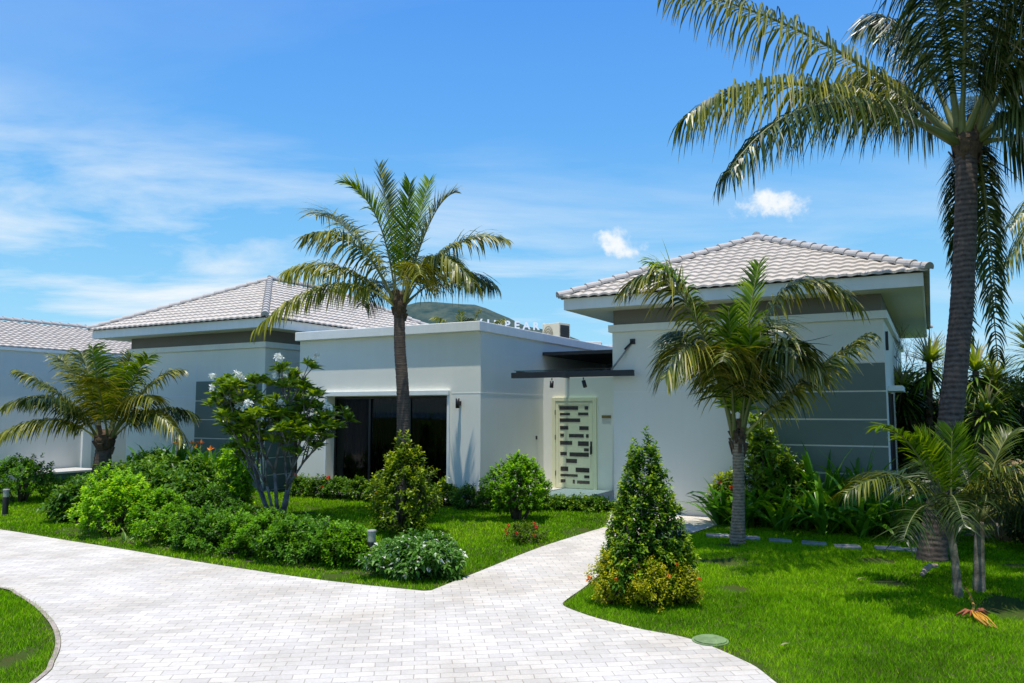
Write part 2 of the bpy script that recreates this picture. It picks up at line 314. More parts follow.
def leaves_mesh(name, pos, dirs, L, wr, tint, mat, parent=None, extra=None, droop=0.15):
    """many folded leaves: base, two sides, tip (two triangles each)"""
    n = len(pos); dirs = nrm(dirs); r = nrm(RNG.normal(size=(n, 3))); r[:, 2] *= 0.4
    up = np.tile(np.array([0, 0, 1.0]), (n, 1)) + r*0.55
    side = nrm(np.cross(dirs, up)); nor = nrm(np.cross(side, dirs))
    L = L[:, None]; w = L*wr
    base = pos; mid = pos + dirs*L*0.45; tip = pos + dirs*L - np.array([0, 0, 1.0])*L*droop
    V = np.stack([base, mid + side*w + nor*w*0.35, tip, mid - side*w + nor*w*0.35, mid - nor*w*0.02], 1).reshape(-1, 3)
    o = (np.arange(n)*5)[:, None]
    F = np.concatenate([o + np.array([0, 4, 1]), o + np.array([4, 2, 1]), o + np.array([0, 3, 4]), o + np.array([4, 3, 2])], 0)
    T = np.repeat(tint, 5)
    return raw_mesh(name, V.astype(np.float32), F, T.astype(np.float32), mat, parent, extra)

def bez(p0, p1, p2, t):
    t = t[:, None]; return (1-t)**2*p0 + 2*t*(1-t)*p1 + t*t*p2

def frond(parent, p0, p1, p2, leaf=0.55, wd=0.018, n=52, vee=20, droop=0.35, mat=None, rmat=None, r0=0.018, start=0.2, fwd=0.55, miss=0.05, tint=0.35, ragged=0.12, name='frond', browntip=0.35):
    p0, p1, p2 = [np.array(p, float) for p in (p0, p1, p2)]
    tr = np.linspace(0, 1, 16); C = bez(p0, p1, p2, tr)
    L = np.linalg.norm(np.diff(C, axis=0), axis=1).sum()
    rb = MB(); rb.tube([Vector(c) for c in C], [r0*(1-0.85*t)+0.002 + r0*1.1*max(0, 1-t/0.14) for t in tr], 6)
    if droop < 0.31: fwd *= 1.9; leaf *= 0.64; n = int(n*0.8)
    t = np.linspace(start, 1.0, n); t = t + RNG.normal(0, 0.003, n); t = np.clip(t, 0, 1)
    B = bez(p0, p1, p2, t); T = nrm(2*(1-t)[:, None]*(p1-p0) + 2*t[:, None]*(p2-p1))
    hz = p2 - p0; hz[2] = 0
    if np.linalg.norm(hz) < 0.15: hz = np.array([0.3, -0.2, 0])
    sd0 = np.cross(nrm(hz[None])[0], [0, 0, 1.0]); side = nrm(np.tile(sd0, (n, 1)) - (T*sd0).sum(1)[:, None]*T); nor = np.cross(side, T)
    nor *= np.where(nor[:, 2:3] < 0, -1, 1) if abs(p2[2]-p0[2]) < 1.2*np.linalg.norm(hz) else 1
    Ps, Ws, Ts = [], [], []; K = 5
    for s in (-1, 1):
        keep = RNG.random(n) > miss; nn = int(keep.sum()); tt = t[keep]
        u = (tt-start)/(1-start)
        ll = leaf*(0.35 + 0.65*np.sin(np.pi*np.clip(u*0.80+0.17, 0, 1))**0.8)*(1+RNG.normal(0, ragged, nn))
        va = R(vee)+RNG.normal(0, 0.13, nn); fw = fwd*(0.6+0.9*u) + RNG.normal(0, 0.07, nn)
        D = nrm(s*side[keep]*np.cos(va)[:, None] + nor[keep]*np.sin(va)[:, None] + T[keep]*fw[:, None])
        dr = droop*(1+RNG.normal(0, 0.3, nn)); p = B[keep].copy()
        P = np.empty((nn, K, 3)); Wv = np.empty((nn, K, 3)); tn = np.empty((nn, K))
        prof = [0.55, 1.0, 0.9, 0.6, 0.06]; t0 = np.clip(tint + RNG.normal(0, 0.20, nn), 0, 0.80)  # wide tint spread puts lit and shaded leaflets into the colour
        brk = RNG.random(nn) < browntip
        for k in range(K):
            P[:, k] = p; wv = nrm(T[keep] - (T[keep]*D).sum(1)[:, None]*D); Wv[:, k] = wv*wd*prof[k]
            tn[:, k] = t0 + (0.5*(k/(K-1))**2.5)*brk
            p = p + D*(ll/(K-1))[:, None]; D = nrm(D - np.array([0, 0, 1.0])*(dr*(1.15-0.27*k))[:, None])
        Ps.append(P); Ws.append(Wv); Ts.append(tn)
    return strips_mesh(name, np.concatenate(Ps), np.concatenate(Ws), np.clip(np.concatenate(Ts), 0, 1), mat or M['palm'], parent, (rb, rmat or M['rachis']))

def palm_trunk(parent, pts, rads, mat, rings=0.075, amp=0.018, name='trunk'):
    if rads[-1] < 0.08: rings, amp = 0.06, 0.008
    """pts in local metres; fine rings of leaf scars"""
    pts = [Vector(p) for p in pts]; fine = []; fr = []
    n = len(pts)
    for i in range(n-1):
        a = pts[max(i-1, 0)]; b = pts[i]; c = pts[i+1]; d = pts[min(i+2, n-1)]
        m = max(2, int((c-b).length/(rings/3)))
        for k in range(m):
            t = k/m; q = 0.5*((2*b) + (c-a)*t + (2*a-5*b+4*c-d)*t*t + (3*b-a-3*c+d)*t**3)
            rr = rads[i]*(1-t) + rads[i+1]*t; j = len(fine) % 3
            fine.append(q); fr.append(rr*(1 + (amp if j == 0 else (-amp*0.6 if j == 1 else 0)) + random.uniform(-amp, amp)*0.5))
    fine.append(pts[-1]); fr.append(rads[-1])
    mb = MB(); mb.tube(fine, fr, 14, jag=0.025); return mb.build(name, mat, parent)

# ------------------------------------------------------------------ camera, sun, sky
cam = bpy.data.cameras.new('camera'); co = bpy.data.objects.new('camera', cam); COL.objects.link(co)
co.location = (0, 0, 2.1); co.rotation_euler = (R(90+5.07), 0, 0)
cam.sensor_width = 36; cam.lens = 36*772/1024; cam.clip_end = 20000; cam.clip_start = 0.05
sc = bpy.context.scene; sc.camera = co
sc.view_settings.view_transform = 'Standard'; sc.view_settings.look = 'None'; sc.view_settings.exposure = 0
SD = (U*0.035 - S*0.165 + Vector((0, 0, 1))).normalized()
sun = bpy.data.lights.new('sun', 'SUN'); sun.energy = 5.0; sun.angle = R(0.5); sun.color = (1.0, 0.945, 0.84)
so = bpy.data.objects.new('sun', sun); COL.objects.link(so); so.rotation_euler = SD.to_track_quat('Z', 'Y').to_euler(); so.location = (0, 0, 30)
wd = bpy.data.worlds.new('World'); sc.world = wd; wd.use_nodes = True
nt = wd.node_tree; n = nt.nodes; l = nt.links; n.clear()
out = n.new('ShaderNodeOutputWorld'); bg = n.new('ShaderNodeBackground'); l.new(bg.outputs[0], out.inputs[0])
sky = n.new('ShaderNodeTexSky'); sky.sky_type = 'NISHITA'; sky.sun_disc = False
sky.sun_elevation = math.asin(SD.z); sky.sun_rotation = math.atan2(SD.x, SD.y); sky.air_density = 1.0; sky.dust_density = 0.3; sky.ozone_density = 3.0
tc = n.new('ShaderNodeTexCoord'); sz0 = n.new('ShaderNodeSeparateXYZ'); l.new(tc.outputs['Generated'], sz0.inputs[0])
gr = n.new('ShaderNodeValToRGB'); ge = gr.color_ramp.elements
ge[0].position = 0.0; ge[0].color = (0.460, 0.770, 0.960, 1); ge[1].position = 0.75; ge[1].color = (0.060, 0.240, 0.800, 1)
for p_, c_ in ((0.10, (0.340, 0.690, 0.970)), (0.22, (0.210, 0.550, 0.960)), (0.36, (0.135, 0.420, 0.940)), (0.50, (0.095, 0.330, 0.900))):
    q_ = ge.new(p_); q_.color = c4(c_)
l.new(sz0.outputs[2], gr.inputs[0])
sc1 = N(n, 'ShaderNodeMix', data_type='RGBA', blend_type='MULTIPLY'); sc1.inputs[0].default_value = 1; l.new(gr.outputs[0], sc1.inputs[6]); sc1.inputs[7].default_value = (10, 10.2, 10, 1)
hs0 = N(n, 'ShaderNodeHueSaturation', Hue=0.49, Saturation=1.3, Value=1.7); l.new(sky.outputs[0], hs0.inputs['Color'])
hs = N(n, 'ShaderNodeMix', data_type='RGBA'); hs.inputs[0].default_value = 0.93; l.new(hs0.outputs[0], hs.inputs[6]); l.new(sc1.outputs[2], hs.inputs[7])
# thin high cloud: noise on the plane of the cloud layer (direction divided by its height)
sx = n.new('ShaderNodeSeparateXYZ'); l.new(tc.outputs['Generated'], sx.inputs[0])
zc = N(n, 'ShaderNodeMath', operation='MAXIMUM'); zc.inputs[1].default_value = 0.0; l.new(sx.outputs[2], zc.inputs[0])
za = N(n, 'ShaderNodeMath', operation='ADD'); za.inputs[1].default_value = 0.12; l.new(zc.outputs[0], za.inputs[0])
dx = N(n, 'ShaderNodeMath', operation='DIVIDE'); l.new(sx.outputs[0], dx.inputs[0]); l.new(za.outputs[0], dx.inputs[1])
dy = N(n, 'ShaderNodeMath', operation='DIVIDE'); l.new(sx.outputs[1], dy.inputs[0]); l.new(za.outputs[0], dy.inputs[1])
cx = n.new('ShaderNodeCombineXYZ'); l.new(dx.outputs[0], cx.inputs[0]); l.new(dy.outputs[0], cx.inputs[1])
mp = n.new('ShaderNodeMapping'); mp.inputs['Scale'].default_value = (0.75, 1.5, 1); mp.inputs['Rotation'].default_value = (0, 0, R(12)); mp.inputs['Location'].default_value = (3.1, 1.4, 0); l.new(cx.outputs[0], mp.inputs[0])
cn = N(n, 'ShaderNodeTexNoise', Scale=0.9, Detail=9.0, Roughness=0.58, Distortion=0.5); l.new(mp.outputs[0], cn.inputs['Vector'])
cr = N(n, 'ShaderNodeMapRange'); cr.inputs[1].default_value = 0.44; cr.inputs[2].default_value = 0.80; cr.inputs[3].default_value = 0; cr.inputs[4].default_value = 1.0; l.new(cn.outputs['Fac'], cr.inputs[0])
# more of it low in the sky and towards the left
lm = N(n, 'ShaderNodeMapRange'); lm.inputs[1].default_value = 0.36; lm.inputs[2].default_value = 0.20; lm.inputs[3].default_value = 0.10; lm.inputs[4].default_value = 1.0; l.new(sx.outputs[2], lm.inputs[0])
lx = N(n, 'ShaderNodeMapRange'); lx.inputs[1].default_value = 0.35; lx.inputs[2].default_value = -0.35; lx.inputs[3].default_value = 0.30; lx.inputs[4].default_value = 1.0; l.new(sx.outputs[0], lx.inputs[0])
c1 = N(n, 'ShaderNodeMath', operation='MULTIPLY'); l.new(cr.outputs[0], c1.inputs[0]); l.new(lm.outputs[0], c1.inputs[1])
c2 = N(n, 'ShaderNodeMath', operation='MULTIPLY'); l.new(c1.outputs[0], c2.inputs[0]); l.new(lx.outputs[0], c2.inputs[1])
c3 = N(n, 'ShaderNodeMath', operation='MULTIPLY'); c3.inputs[1].default_value = 1.7; c3.use_clamp = True; l.new(c2.outputs[0], c3.inputs[0])
m1 = N(n, 'ShaderNodeMix', data_type='RGBA'); l.new(c3.outputs[0], m1.inputs[0]); l.new(hs.outputs[2], m1.inputs[6]); m1.inputs[7].default_value = (8.4, 9.3, 10.0, 1)
last = m1.outputs[2]
# two small fair-weather clouds
def puff(last, px, py, wx, wy, seed):
    a = (px-512)/772; b = -(py-341.5)/772; P = R(5.07)
    d = Vector((a, math.cos(P)-b*math.sin(P), math.sin(P)+b*math.cos(P))).normalized()
    right = d.cross(Vector((0,0,1))).normalized(); up = right.cross(d)
    nz = N(n, 'ShaderNodeTexNoise', Scale=38.0, Detail=7.0, Roughness=0.6); nz.noise_dimensions = '4D'; nz.inputs['W'].default_value = seed; l.new(tc.outputs['Generated'], nz.inputs['Vector'])
    sb = N(n, 'ShaderNodeVectorMath', operation='SUBTRACT'); l.new(tc.outputs['Generated'], sb.inputs[0]); sb.inputs[1].default_value = d
    nr = N(n, 'ShaderNodeVectorMath', operation='NORMALIZE'); l.new(tc.outputs['Generated'], nr.inputs[0]); l.new(nr.outputs[0], sb.inputs[0])
    ds = []
    for ax, w_ in ((right, wx), (up, wy)):
        dt = N(n, 'ShaderNodeVectorMath', operation='DOT_PRODUCT'); l.new(sb.outputs[0], dt.inputs[0]); dt.inputs[1].default_value = ax
        q = N(n, 'ShaderNodeMath', operation='DIVIDE'); l.new(dt.outputs['Value'], q.inputs[0]); q.inputs[1].default_value = w_/772
        q2 = N(n, 'ShaderNodeMath', operation='POWER'); 
        ab = N(n, 'ShaderNodeMath', operation='ABSOLUTE'); l.new(q.outputs[0], ab.inputs[0]); l.new(ab.outputs[0], q2.inputs[0]); q2.inputs[1].default_value = 2.0
        ds.append((q2, q))
    sm = N(n, 'ShaderNodeMath', operation='ADD'); l.new(ds[0][0].outputs[0], sm.inputs[0]); l.new(ds[1][0].outputs[0], sm.inputs[1])
    nn = N(n, 'ShaderNodeMath', operation='MULTIPLY_ADD'); nn.inputs[1].default_value = 4.6; nn.inputs[2].default_value = -2.0; l.new(nz.outputs['Fac'], nn.inputs[0])
    tt = N(n, 'ShaderNodeMath', operation='SUBTRACT'); l.new(nn.outputs[0], tt.inputs[0]); l.new(sm.outputs[0], tt.inputs[1])
    mr = N(n, 'ShaderNodeMapRange'); mr.interpolation_type = 'SMOOTHSTEP'; mr.inputs[1].default_value = -0.75; mr.inputs[2].default_value = 0.55; mr.inputs[3].default_value = 0; mr.inputs[4].default_value = 0.95; l.new(tt.outputs[0], mr.inputs[0])
    mx = N(n, 'ShaderNodeMix', data_type='RGBA'); l.new(mr.outputs[0], mx.inputs[0]); l.new(last, mx.inputs[6]); mx.inputs[7].default_value = (9.6, 9.9, 10.0, 1)
    return mx.outputs[2]
last = puff(last, 768, 206, 42, 17, 2.3)
last = puff(last, 621, 244, 28, 15, 5.1)
l.new(last, bg.inputs[0]); bg.inputs[1].default_value = 0.10

# ------------------------------------------------------------------ ground, drive, lawns, sea, hill
def crom(pts, m=5):
    out = []
    for i in range(len(pts)-1):
        a = pts[max(i-1, 0)]; b = pts[i]; c = pts[i+1]; d = pts[min(i+2, len(pts)-1)]
        for k in range(m):
            t = k/m; out.append(tuple(0.5*((2*b[j]) + (c[j]-a[j])*t + (2*a[j]-5*b[j]+4*c[j]-d[j])*t*t + (3*b[j]-a[j]-3*c[j]+d[j])*t**3) for j in (0, 1)))
    out.append(pts[-1]); return out
def sheet(name, pts, z, mat, kind='structure'):
    bm = bmesh.new(); f = bm.faces.new([bm.verts.new((p[0], p[1], z)) for p in pts]); bmesh.ops.triangulate(bm, faces=[f])
    bmesh.ops.recalc_face_normals(bm, faces=bm.faces[:])
    me = bpy.data.meshes.new(name); bm.to_mesh(me); bm.free()
    if me.polygons[0].normal.z < 0: me.flip_normals()
    me.materials.append(mat); return tag(link(name, me), kind=kind)
sheet('ground', [(-3000,-60),(60,-60),(30,30),(26,60),(60,120),(-400,2400),(-3000,2400)], 0, M['ground'])
sheet('water', [(-9000,-500),(9000,-500),(9000,15000),(-9000,15000)], -2.0, M['sea'])
eA1 = crom([(-14.5,17.0),(-9.0,13.8),(-7.33,12.76),(-5.71,11.77),(-4.3,10.87),(-2.66,9.91),(-1.75,9.47),(-1.02,9.17)])
eA2 = crom([(-0.94,9.19),(-0.42,10.27),(0.43,12.03),(1.35,13.58),(1.66,14.15),(1.95,15.6),(2.15,17.6)])
eA = eA1 + eA2
pR = crom([(4.95,15.0),(4.24,14.91),(3.28,13.69),(1.9,11.69),(1.21,10.27),(0.86,9.37),(0.60,8.75),(0.55,8.52),(0.66,8.28),(0.88,7.97),(1.23,7.61),(1.63,7.29),(1.92,6.72),(2.03,6.17),(2.15,4.0),(3.0,-12)])
arc = crom([(-9.5,9.9),(-7.6,9.95),(-6.06,9.37),(-5.61,9.02),(-5.03,8.44),(-4.48,7.79),(-4.08,7.2),(-3.82,6.67),(-3.66,6.17),(-3.5,4.5),(-3.6,2.5),(-4.6,0.5),(-7,-1)])
c_pav = W(2.93, 0.55); c_pav2 = W(4.9, 0.55)
drive = list(eA) + [(1.9, 19.2), (c_pav.x, c_pav.y), (c_pav2.x, c_pav2.y)] + pR + [(-4,-12),(-7,-12),(-7,-1)] + arc[::-1][1:] + [(-24,11),(-24,22.5)]
sheet('driveway', drive, 0.012, M['paver'])
# edging course round the island and along the lawn edges
def ribbon(name, pts, w0, w1, z, mat):
    mb = MB(); vs = []
    for i, p in enumerate(pts):
        a = Vector(pts[max(i-1, 0)]); b = Vector(pts[min(i+1, len(pts)-1)]); d = (b-a).normalized(); nn = Vector((-d.y, d.x)); q = Vector(p)
        vs += [(q.x+nn.x*w0, q.y+nn.y*w0, z), (q.x+nn.x*w1, q.y+nn.y*w1, z)]
    mb.add(vs, [(2*i, 2*i+1, 2*i+3, 2*i+2) for i in range(len(pts)-1)]); return tag(mb.build(name, mat), kind='structure')
ribbon('paver_edging', arc[3:-3], -0.005, -0.045, 0.017, M['paver_edge'])

def inpoly(x, y, poly):
    r = np.zeros(len(x), bool); j = len(poly)-1
    for i in range(len(poly)):
        xi, yi = poly[i][:2]; xj, yj = poly[j][:2]
        c = ((yi > y) != (yj > y)) & (x < (xj-xi)*(y-yi)/((yj-yi)+1e-12)+xi); r ^= c; j = i
    return r
def vnoise(x, y, s, seed):
    r = np.random.default_rng(seed); g = r.random((64, 64)); a = x*s; b = y*s
    i = np.floor(a).astype(int); j = np.floor(b).astype(int); fa = a-i; fb = b-j; fa = fa*fa*(3-2*fa); fb = fb*fb*(3-2*fb)
    G = lambda p, q: g[p % 64, q % 64]
    return (G(i, j)*(1-fa)+G(i+1, j)*fa)*(1-fb) + (G(i, j+1)*(1-fa)+G(i+1, j+1)*fa)*fb
def grass(name, poly, dens, h=0.045, w=0.0035, label='', holes=(), dry=0.0, edge=None):
    xs = [p[0] for p in poly]; ys = [p[1] for p in poly]; A = (max(xs)-min(xs))*(max(ys)-min(ys)); n = int(A*dens)
    x = RNG.uniform(min(xs), max(xs), n); y = RNG.uniform(min(ys), max(ys), n)
    k = inpoly(x, y, poly)
    d = np.hypot(x, y); k &= (np.abs(x) < y*0.72+1.5) & (RNG.random(n) < np.clip((9.0/np.maximum(d, 1))**1.3, 0, 1))
    bare = vnoise(x, y, 0.9, 3)*0.6 + vnoise(x, y, 3.1, 4)*0.4
    k &= (bare > 0.15 + 0.13*RNG.random(n)) & (vnoise(x, y, 12.0, 14) > 0.22*RNG.random(n))
    for hx, hy, hr in holes: k &= np.hypot(x-hx, y-hy) > hr*(0.7+0.6*RNG.random(n))
    x = x[k]; y = y[k]; d = d[k]; n = len(x)
    ed = np.full(n, 9.0)
    for a, b in zip((edge or [])[:-1], (edge or [])[1:]):
        vx, vy = b[0]-a[0], b[1]-a[1]; q = np.clip(((x-a[0])*vx+(y-a[1])*vy)/(vx*vx+vy*vy+1e-9), 0, 1); ed = np.minimum(ed, np.hypot(x-a[0]-q*vx, y-a[1]-q*vy))
    ed = ed*(0.5+1.3*vnoise(x, y, 1.3, 21)); k = (ed > 0.07) | (RNG.random(n) < 0.25); x = x[k]; y = y[k]; d = d[k]; ed = ed[k]; n = len(x); sc_ = np.clip(d/9.0, 0.7, 2.6)
    hh = h*(0.6+0.8*RNG.random(n))*(0.75+0.5*vnoise(x, y, 1.7, 9)); a = RNG.uniform(0, 6.283, n); lean = RNG.normal(0, 0.45, (n, 2))
    ww = w*sc_*(0.7+0.6*RNG.random(n))
    b0 = np.stack([x-np.cos(a)*ww, y-np.sin(a)*ww, np.zeros(n)], 1); b1 = np.stack([x+np.cos(a)*ww, y+np.sin(a)*ww, np.zeros(n)], 1)
    tp = np.stack([x+lean[:, 0]*hh, y+lean[:, 1]*hh, hh], 1)
    V = np.stack([b0, b1, tp], 1).reshape(-1, 3); F = np.arange(3*n).reshape(-1, 3)
    t = np.clip(0.02 + 0.40*vnoise(x, y, 0.6, 11) + 0.30*vnoise(x, y, 2.7, 12) + 0.22*vnoise(x, y, 9.0, 13) + RNG.normal(0, 0.17, n), 0, 0.8)
    t = np.where(RNG.random(n) < 0.010+dry+0.5*np.clip(1-ed/0.16, 0, 1), 0.97, t); T = np.stack([t*0.8, t*0.8, t], 1).reshape(-1)
    o = raw_mesh(name, V.astype(np.float32), F, T.astype(np.float32), M['grass']); return tag(o, label, 'grass', kind='stuff')
lawnA = eA + [(c_pav.x, c_pav.y), tuple(W(2.9, 2.2)[:2]), tuple(W(0, 2.9)[:2]), tuple(W(0, 0)[:2]), tuple(W(-12, -0.1)[:2]), (-17, 24), (-17, 18.5)]
lawnB = pR[:-1] + [(2.4, 3.0), (16, 3.0), (22, 16), tuple(W(12, 0.4)[:2]), tuple(W(8, 0.3)[:2]), tuple(W(4.9, 0.45)[:2])]
lawnC = arc[:-3] + [(-12, 2.0), (-14, 9.8)]
grass('lawn_grass', lawnA, 3000, 0.036, 0.0046, 'bright green lawn between the drive and the villa, left of the path', edge=eA)
grass('lawn_grass', lawnB, 7500, 0.033, 0.0034, 'bright green lawn right of the path under the coconut palms', holes=[(5.25, 8.3, 0.42), (4.6, 9.6, 0.22), (3.4, 12.2, 0.2), (6.6, 8.6, 0.5), (5.1, 11.0, 0.25), (2.6, 9.3, 0.2)], dry=0.01, edge=pR)
grass('lawn_grass', lawnC, 6000, 0.036, 0.0034, 'corner of round green lawn inside the curve of the drive', edge=arc)
# bare soil beds under the planting
bedR = [tuple(W(u, v)[:2]) for u, v in [(5.0, 0.5), (5.2, -0.9), (6.2, -1.0), (7.4, -0.95), (8.6, -0.9), (9.4, -0.6), (9.6, 0.6)]]
sheet('planting_bed', crom(bedR, 3), 0.006, M['soil'])
bedW = [tuple(W(u, v)[:2]) for u, v in [(-5.2, 0), (-5.2, -0.6), (-3, -0.7), (0, -0.75), (1.4, 0.3), (2.75, 0.4), (2.75, 1.2), (0.1, 2.3), (0.1, 0)]]
sheet('planting_bed', bedW, 0.006, M['soil'])
bedH = [(-7.9,13.5),(-5.6,12.1),(-3.6,10.85),(-1.7,9.95),(-1.55,10.6),(-2.6,11.5),(-4.3,13.2),(-5.0,17.0),(-8.5,18.0)]
sheet('planting_bed', bedH, 0.007, M['soil'])

hb = MB(); hx = [-1600,-900,-560,-420,-306,-222,-172,-104,-54,-3,47,114,215,317,418,520]
hz = [20,45,60,75,118,165,187,190,183,167,150,122,78,30,6,-6]
nu, nv_ = 110, 26; vs = []
for i in range(nu):
    x = -1600 + (2120)*i/(nu-1); zc_ = float(np.interp(x, hx, hz))
    for j in range(nv_):
        t = j/(nv_-1); y = 900 + 800*t; s_ = min(1, t*2); f = s_ if t <= .5 else 1-(t-.5)*0.8
        nz_ = math.sin(x*0.021+y*0.013)*4 + math.sin(x*0.05-y*0.031)*2.2 + random.uniform(-1.2, 1.2)
        vs.append((x*(y/1300), y, -3 + (zc_*f + nz_*s_*(1 if zc_ > 10 else 0.1))))
hb.add(vs, [(i*nv_+j, (i+1)*nv_+j, (i+1)*nv_+j+1, i*nv_+j+1) for i in range(nu-1) for j in range(nv_-1)], 0, True)
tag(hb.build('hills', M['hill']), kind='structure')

# hillside sign, eight tall letters
sg = thing('hillside_sign', 'row of tall white letters standing on the far green hillside', 'sign', (0, 1215, 120))
for i, ch in enumerate('VINPEARL'):
    px = 478.5 + 9.6*i; py = 326 + 0.6*i
    cu = bpy.data.curves.new('letter', 'FONT'); cu.body = ch; cu.size = 17.0; cu.extrude = 0.5; cu.offset = 0.55; cu.align_x = 'CENTER'
    tmp = bpy.data.objects.new('tmp', cu); COL.objects.link(tmp); bpy.context.view_layer.update()
    me = bpy.data.meshes.new_from_object(tmp.evaluated_get(bpy.context.evaluated_depsgraph_get())); bpy.data.objects.remove(tmp)
    me.materials.clear(); me.materials.append(M['sign'])
    o = link('letter', me, sg, ((px-512)/772*1215, 0, (410-py)/772*1215 + 2 - 120)); o.rotation_euler = (R(80), 0, 0)

# ------------------------------------------------------------------ the villa
villa = thing('villa', 'pale blue grey single storey villa with two hipped tile roofs and a flat wing', 'house', O, -TH)
def vb(name, boxes, mat, parent=villa, bevel=0.0):
    mb = MB()
    for b in boxes: mb.box(*b)
    return mb.build(name, mat, parent, bevel=bevel)
# flat wing, with the window opening (recess 0.22)
wu0, wu1, wz0, wz1 = -4.42, -0.86, 0.08, 2.43
vb('wall', [(-5.4,wu0,0,10.5,0,3.86), (wu1,0,0,10.5,0,3.86), (wu0,wu1,0,0.25,wz1,3.86), (wu0,wu1,0,0.25,0,wz0), (wu0,wu1,4.0,10.5,0,3.86)], M['wall'])
vb('flat_roof', [(-5.39,-0.01,0.25,10.4,3.62,3.70)], M['stone'])
# the coping stands proud on the two visible edges
vb('coping', [(-5.46,0.05,-0.13,0.24,3.86,4.08), (-0.20,0.05,0.24,10.5,3.86,4.08), (-5.46,-5.2,0.24,10.5,3.86,4.08), (-5.2,-0.2,10.3,10.5,3.86,4.08)], M['trim'], bevel=0.012)
wn = vb('window', [(wu0,wu1,0.245,0.30,wz0,wz0+0.05), (wu0,wu1,0.245,0.30,wz1-0.06,wz1), (wu0,wu0+0.05,0.245,0.30,wz0+.05,wz1-.06), (wu1-0.05,wu1,0.245,0.30,wz0+.05,wz1-.06)], M['black'], bevel=0.004)
for k, u in enumerate((-3.3, -2.1)): vb('mullion', [(u-0.03,u+0.03,0.24,0.305,wz0+.05,wz1-.06)], M['black'], wn)
vb('pane', [(wu0+.05,-3.33,0.27,0.276,wz0+.05,wz1-.06), (-3.27,-2.13,0.27,0.276,wz0+.05,wz1-.06), (-2.07,wu1-.05,0.27,0.276,wz0+.05,wz1-.06)], M['glass'], wn)
cb = MB(); vs = []; nc = 170
for i in range(nc+1):
    u = wu0+0.06+(wu1-wu0-0.12)*i/nc; y = 0.55+0.035*math.sin(i*0.8)+0.012*math.sin(i*0.33); vs += [(u,y,0.1),(u,y,2.42)]
cb.add(vs, [(2*i,2*i+2,2*i+3,2*i+1) for i in range(nc) if not (53 < i < 55)], 0, True); cb.build('curtain', M['curtain'], wn)
vb('window_lintel', [(-4.5,-0.80,-0.09,-0.002,2.44,2.55)], M['trim'], bevel=0.006)
vb('window_trim', [(wu1+0.003,wu1+0.06,-0.05,-0.002,0.10,2.438), (wu0-0.06,wu0-0.003,-0.05,-0.002,0.10,2.438), (wu0-.06,wu1+.06,-0.05,-0.002,0.04,0.098)], M['trim'])
vb('groove_line', [(wu1+0.10,0.0035,-0.0035,0,2.47,2.488)], M['trim']); vb('groove_line', [(0,0.0035,0.001,3.14,2.47,2.488)], M['trim']); vb('groove_line', [(-5.4,wu0-0.1,-0.0035,0,2.47,2.488)], M['trim'])
# entrance: recessed door wall, canopy
vb('entrance_wall', [(0.002,0.27,3.16,3.36,0.12,3.02), (1.49,3.2,3.16,3.36,0.12,3.02), (0.27,1.49,3.16,3.36,2.42,3.02)], M['wall'])
vb('inner_wall', [(0.002,2.9,7.5,7.7,0.12,3.50)], M['wall'])
vb('entrance_roof', [(0.003,2.88,3.12,8.0,3.505,3.59)], M['steel'])
vb('entrance_pier', [(1.95,2.06,3.11,3.158,0.12,3.0)], M['wall'])
dr = vb('door', [(0.27,0.37,3.10,3.20,0.14,2.42), (1.39,1.49,3.10,3.20,0.14,2.42), (0.37,1.39,3.10,3.20,2.32,2.42)], M['doorpaint'], bevel=0.006)
vb('leaf', [(0.375,1.385,3.125,3.165,0.15,2.315)], M['doorpaint'], dr)
# raised border of the door leaf
vb('leaf_border', [(0.375,0.455,3.11,3.124,0.15,2.315), (1.305,1.385,3.11,3.124,0.15,2.315), (0.455,1.305,3.11,3.124,2.235,2.315), (0.455,1.305,3.11,3.124,0.15,0.25)], M['doorpaint'], dr, bevel=0.003)
gl = [ # x0,x1,y0,y1 measured over the door's glazed field, pixel-square units of the close-up
 (142,243,126,142),(278,297,126,141),(145,200,160,170),(243,297,158,170),(144,254,188,204),(145,190,227,243),(249,298,227,244),(146,166,266,279),(193,272,267,282),(284,298,267,282),
 (145,210,303,320),(241,298,303,324),(273,298,338,350),(146,181,359,374),(196,298,360,378),(177,235,393,411),(147,188,433,453),(228,300,436,456),(146,238,470,480),(273,300,473,485),(147,172,497,511),(212,223,497,514),(235,301,500,513)]
gm = MB()
for x0, x1, y0, y1 in gl:
    X0 = 0.455+(x0-138)/(304-138)*0.85; X1 = 0.455+(x1-138)/(304-138)*0.85; Z1 = 2.235-(y0-118)/(520-118)*1.985; Z0 = 2.235-(y1-118)/(520-118)*1.985-0.012
    gm.box(X0, X1, 3.119, 3.1255, Z0, Z1)
gm.build('glazing', M['doorglass'], dr)
hm = MB(); hm.box(1.325,1.37,3.095,3.109,1.02,1.32); hm.bar((1.345,3.06,1.20),(1.345,3.06,1.0),0.02,0.02); hm.bar((1.345,3.10,1.19),(1.345,3.055,1.19),0.015,0.015); hm.bar((1.345,3.10,1.01),(1.345,3.055,1.01),0.015,0.015)
hm.build('handle', M['black'], dr)
for z in (1.98, 1.35, 0.45): vb('hinge', [(0.362,0.378,3.088,3.099,z,z+0.12)], M['steel'], dr)
vb('name_plate', [(1.62,1.86,3.135,3.157,1.90,1.97)], M['brass'], bevel=0.003)
vb('doorbell', [(0.002,0.022,2.72,2.78,1.36,1.45)], M['black'])
cn_ = vb('canopy', [(0.62,3.46,0.28,0.38,2.80,2.925)], M['steel'], bevel=0.006)
for u in (0.72, 2.82):
    b_ = MB(); b_.box(u-0.03,u+0.03,0.385,3.155,2.905,2.96); b_.build('side_rail', M['steel'], cn_)
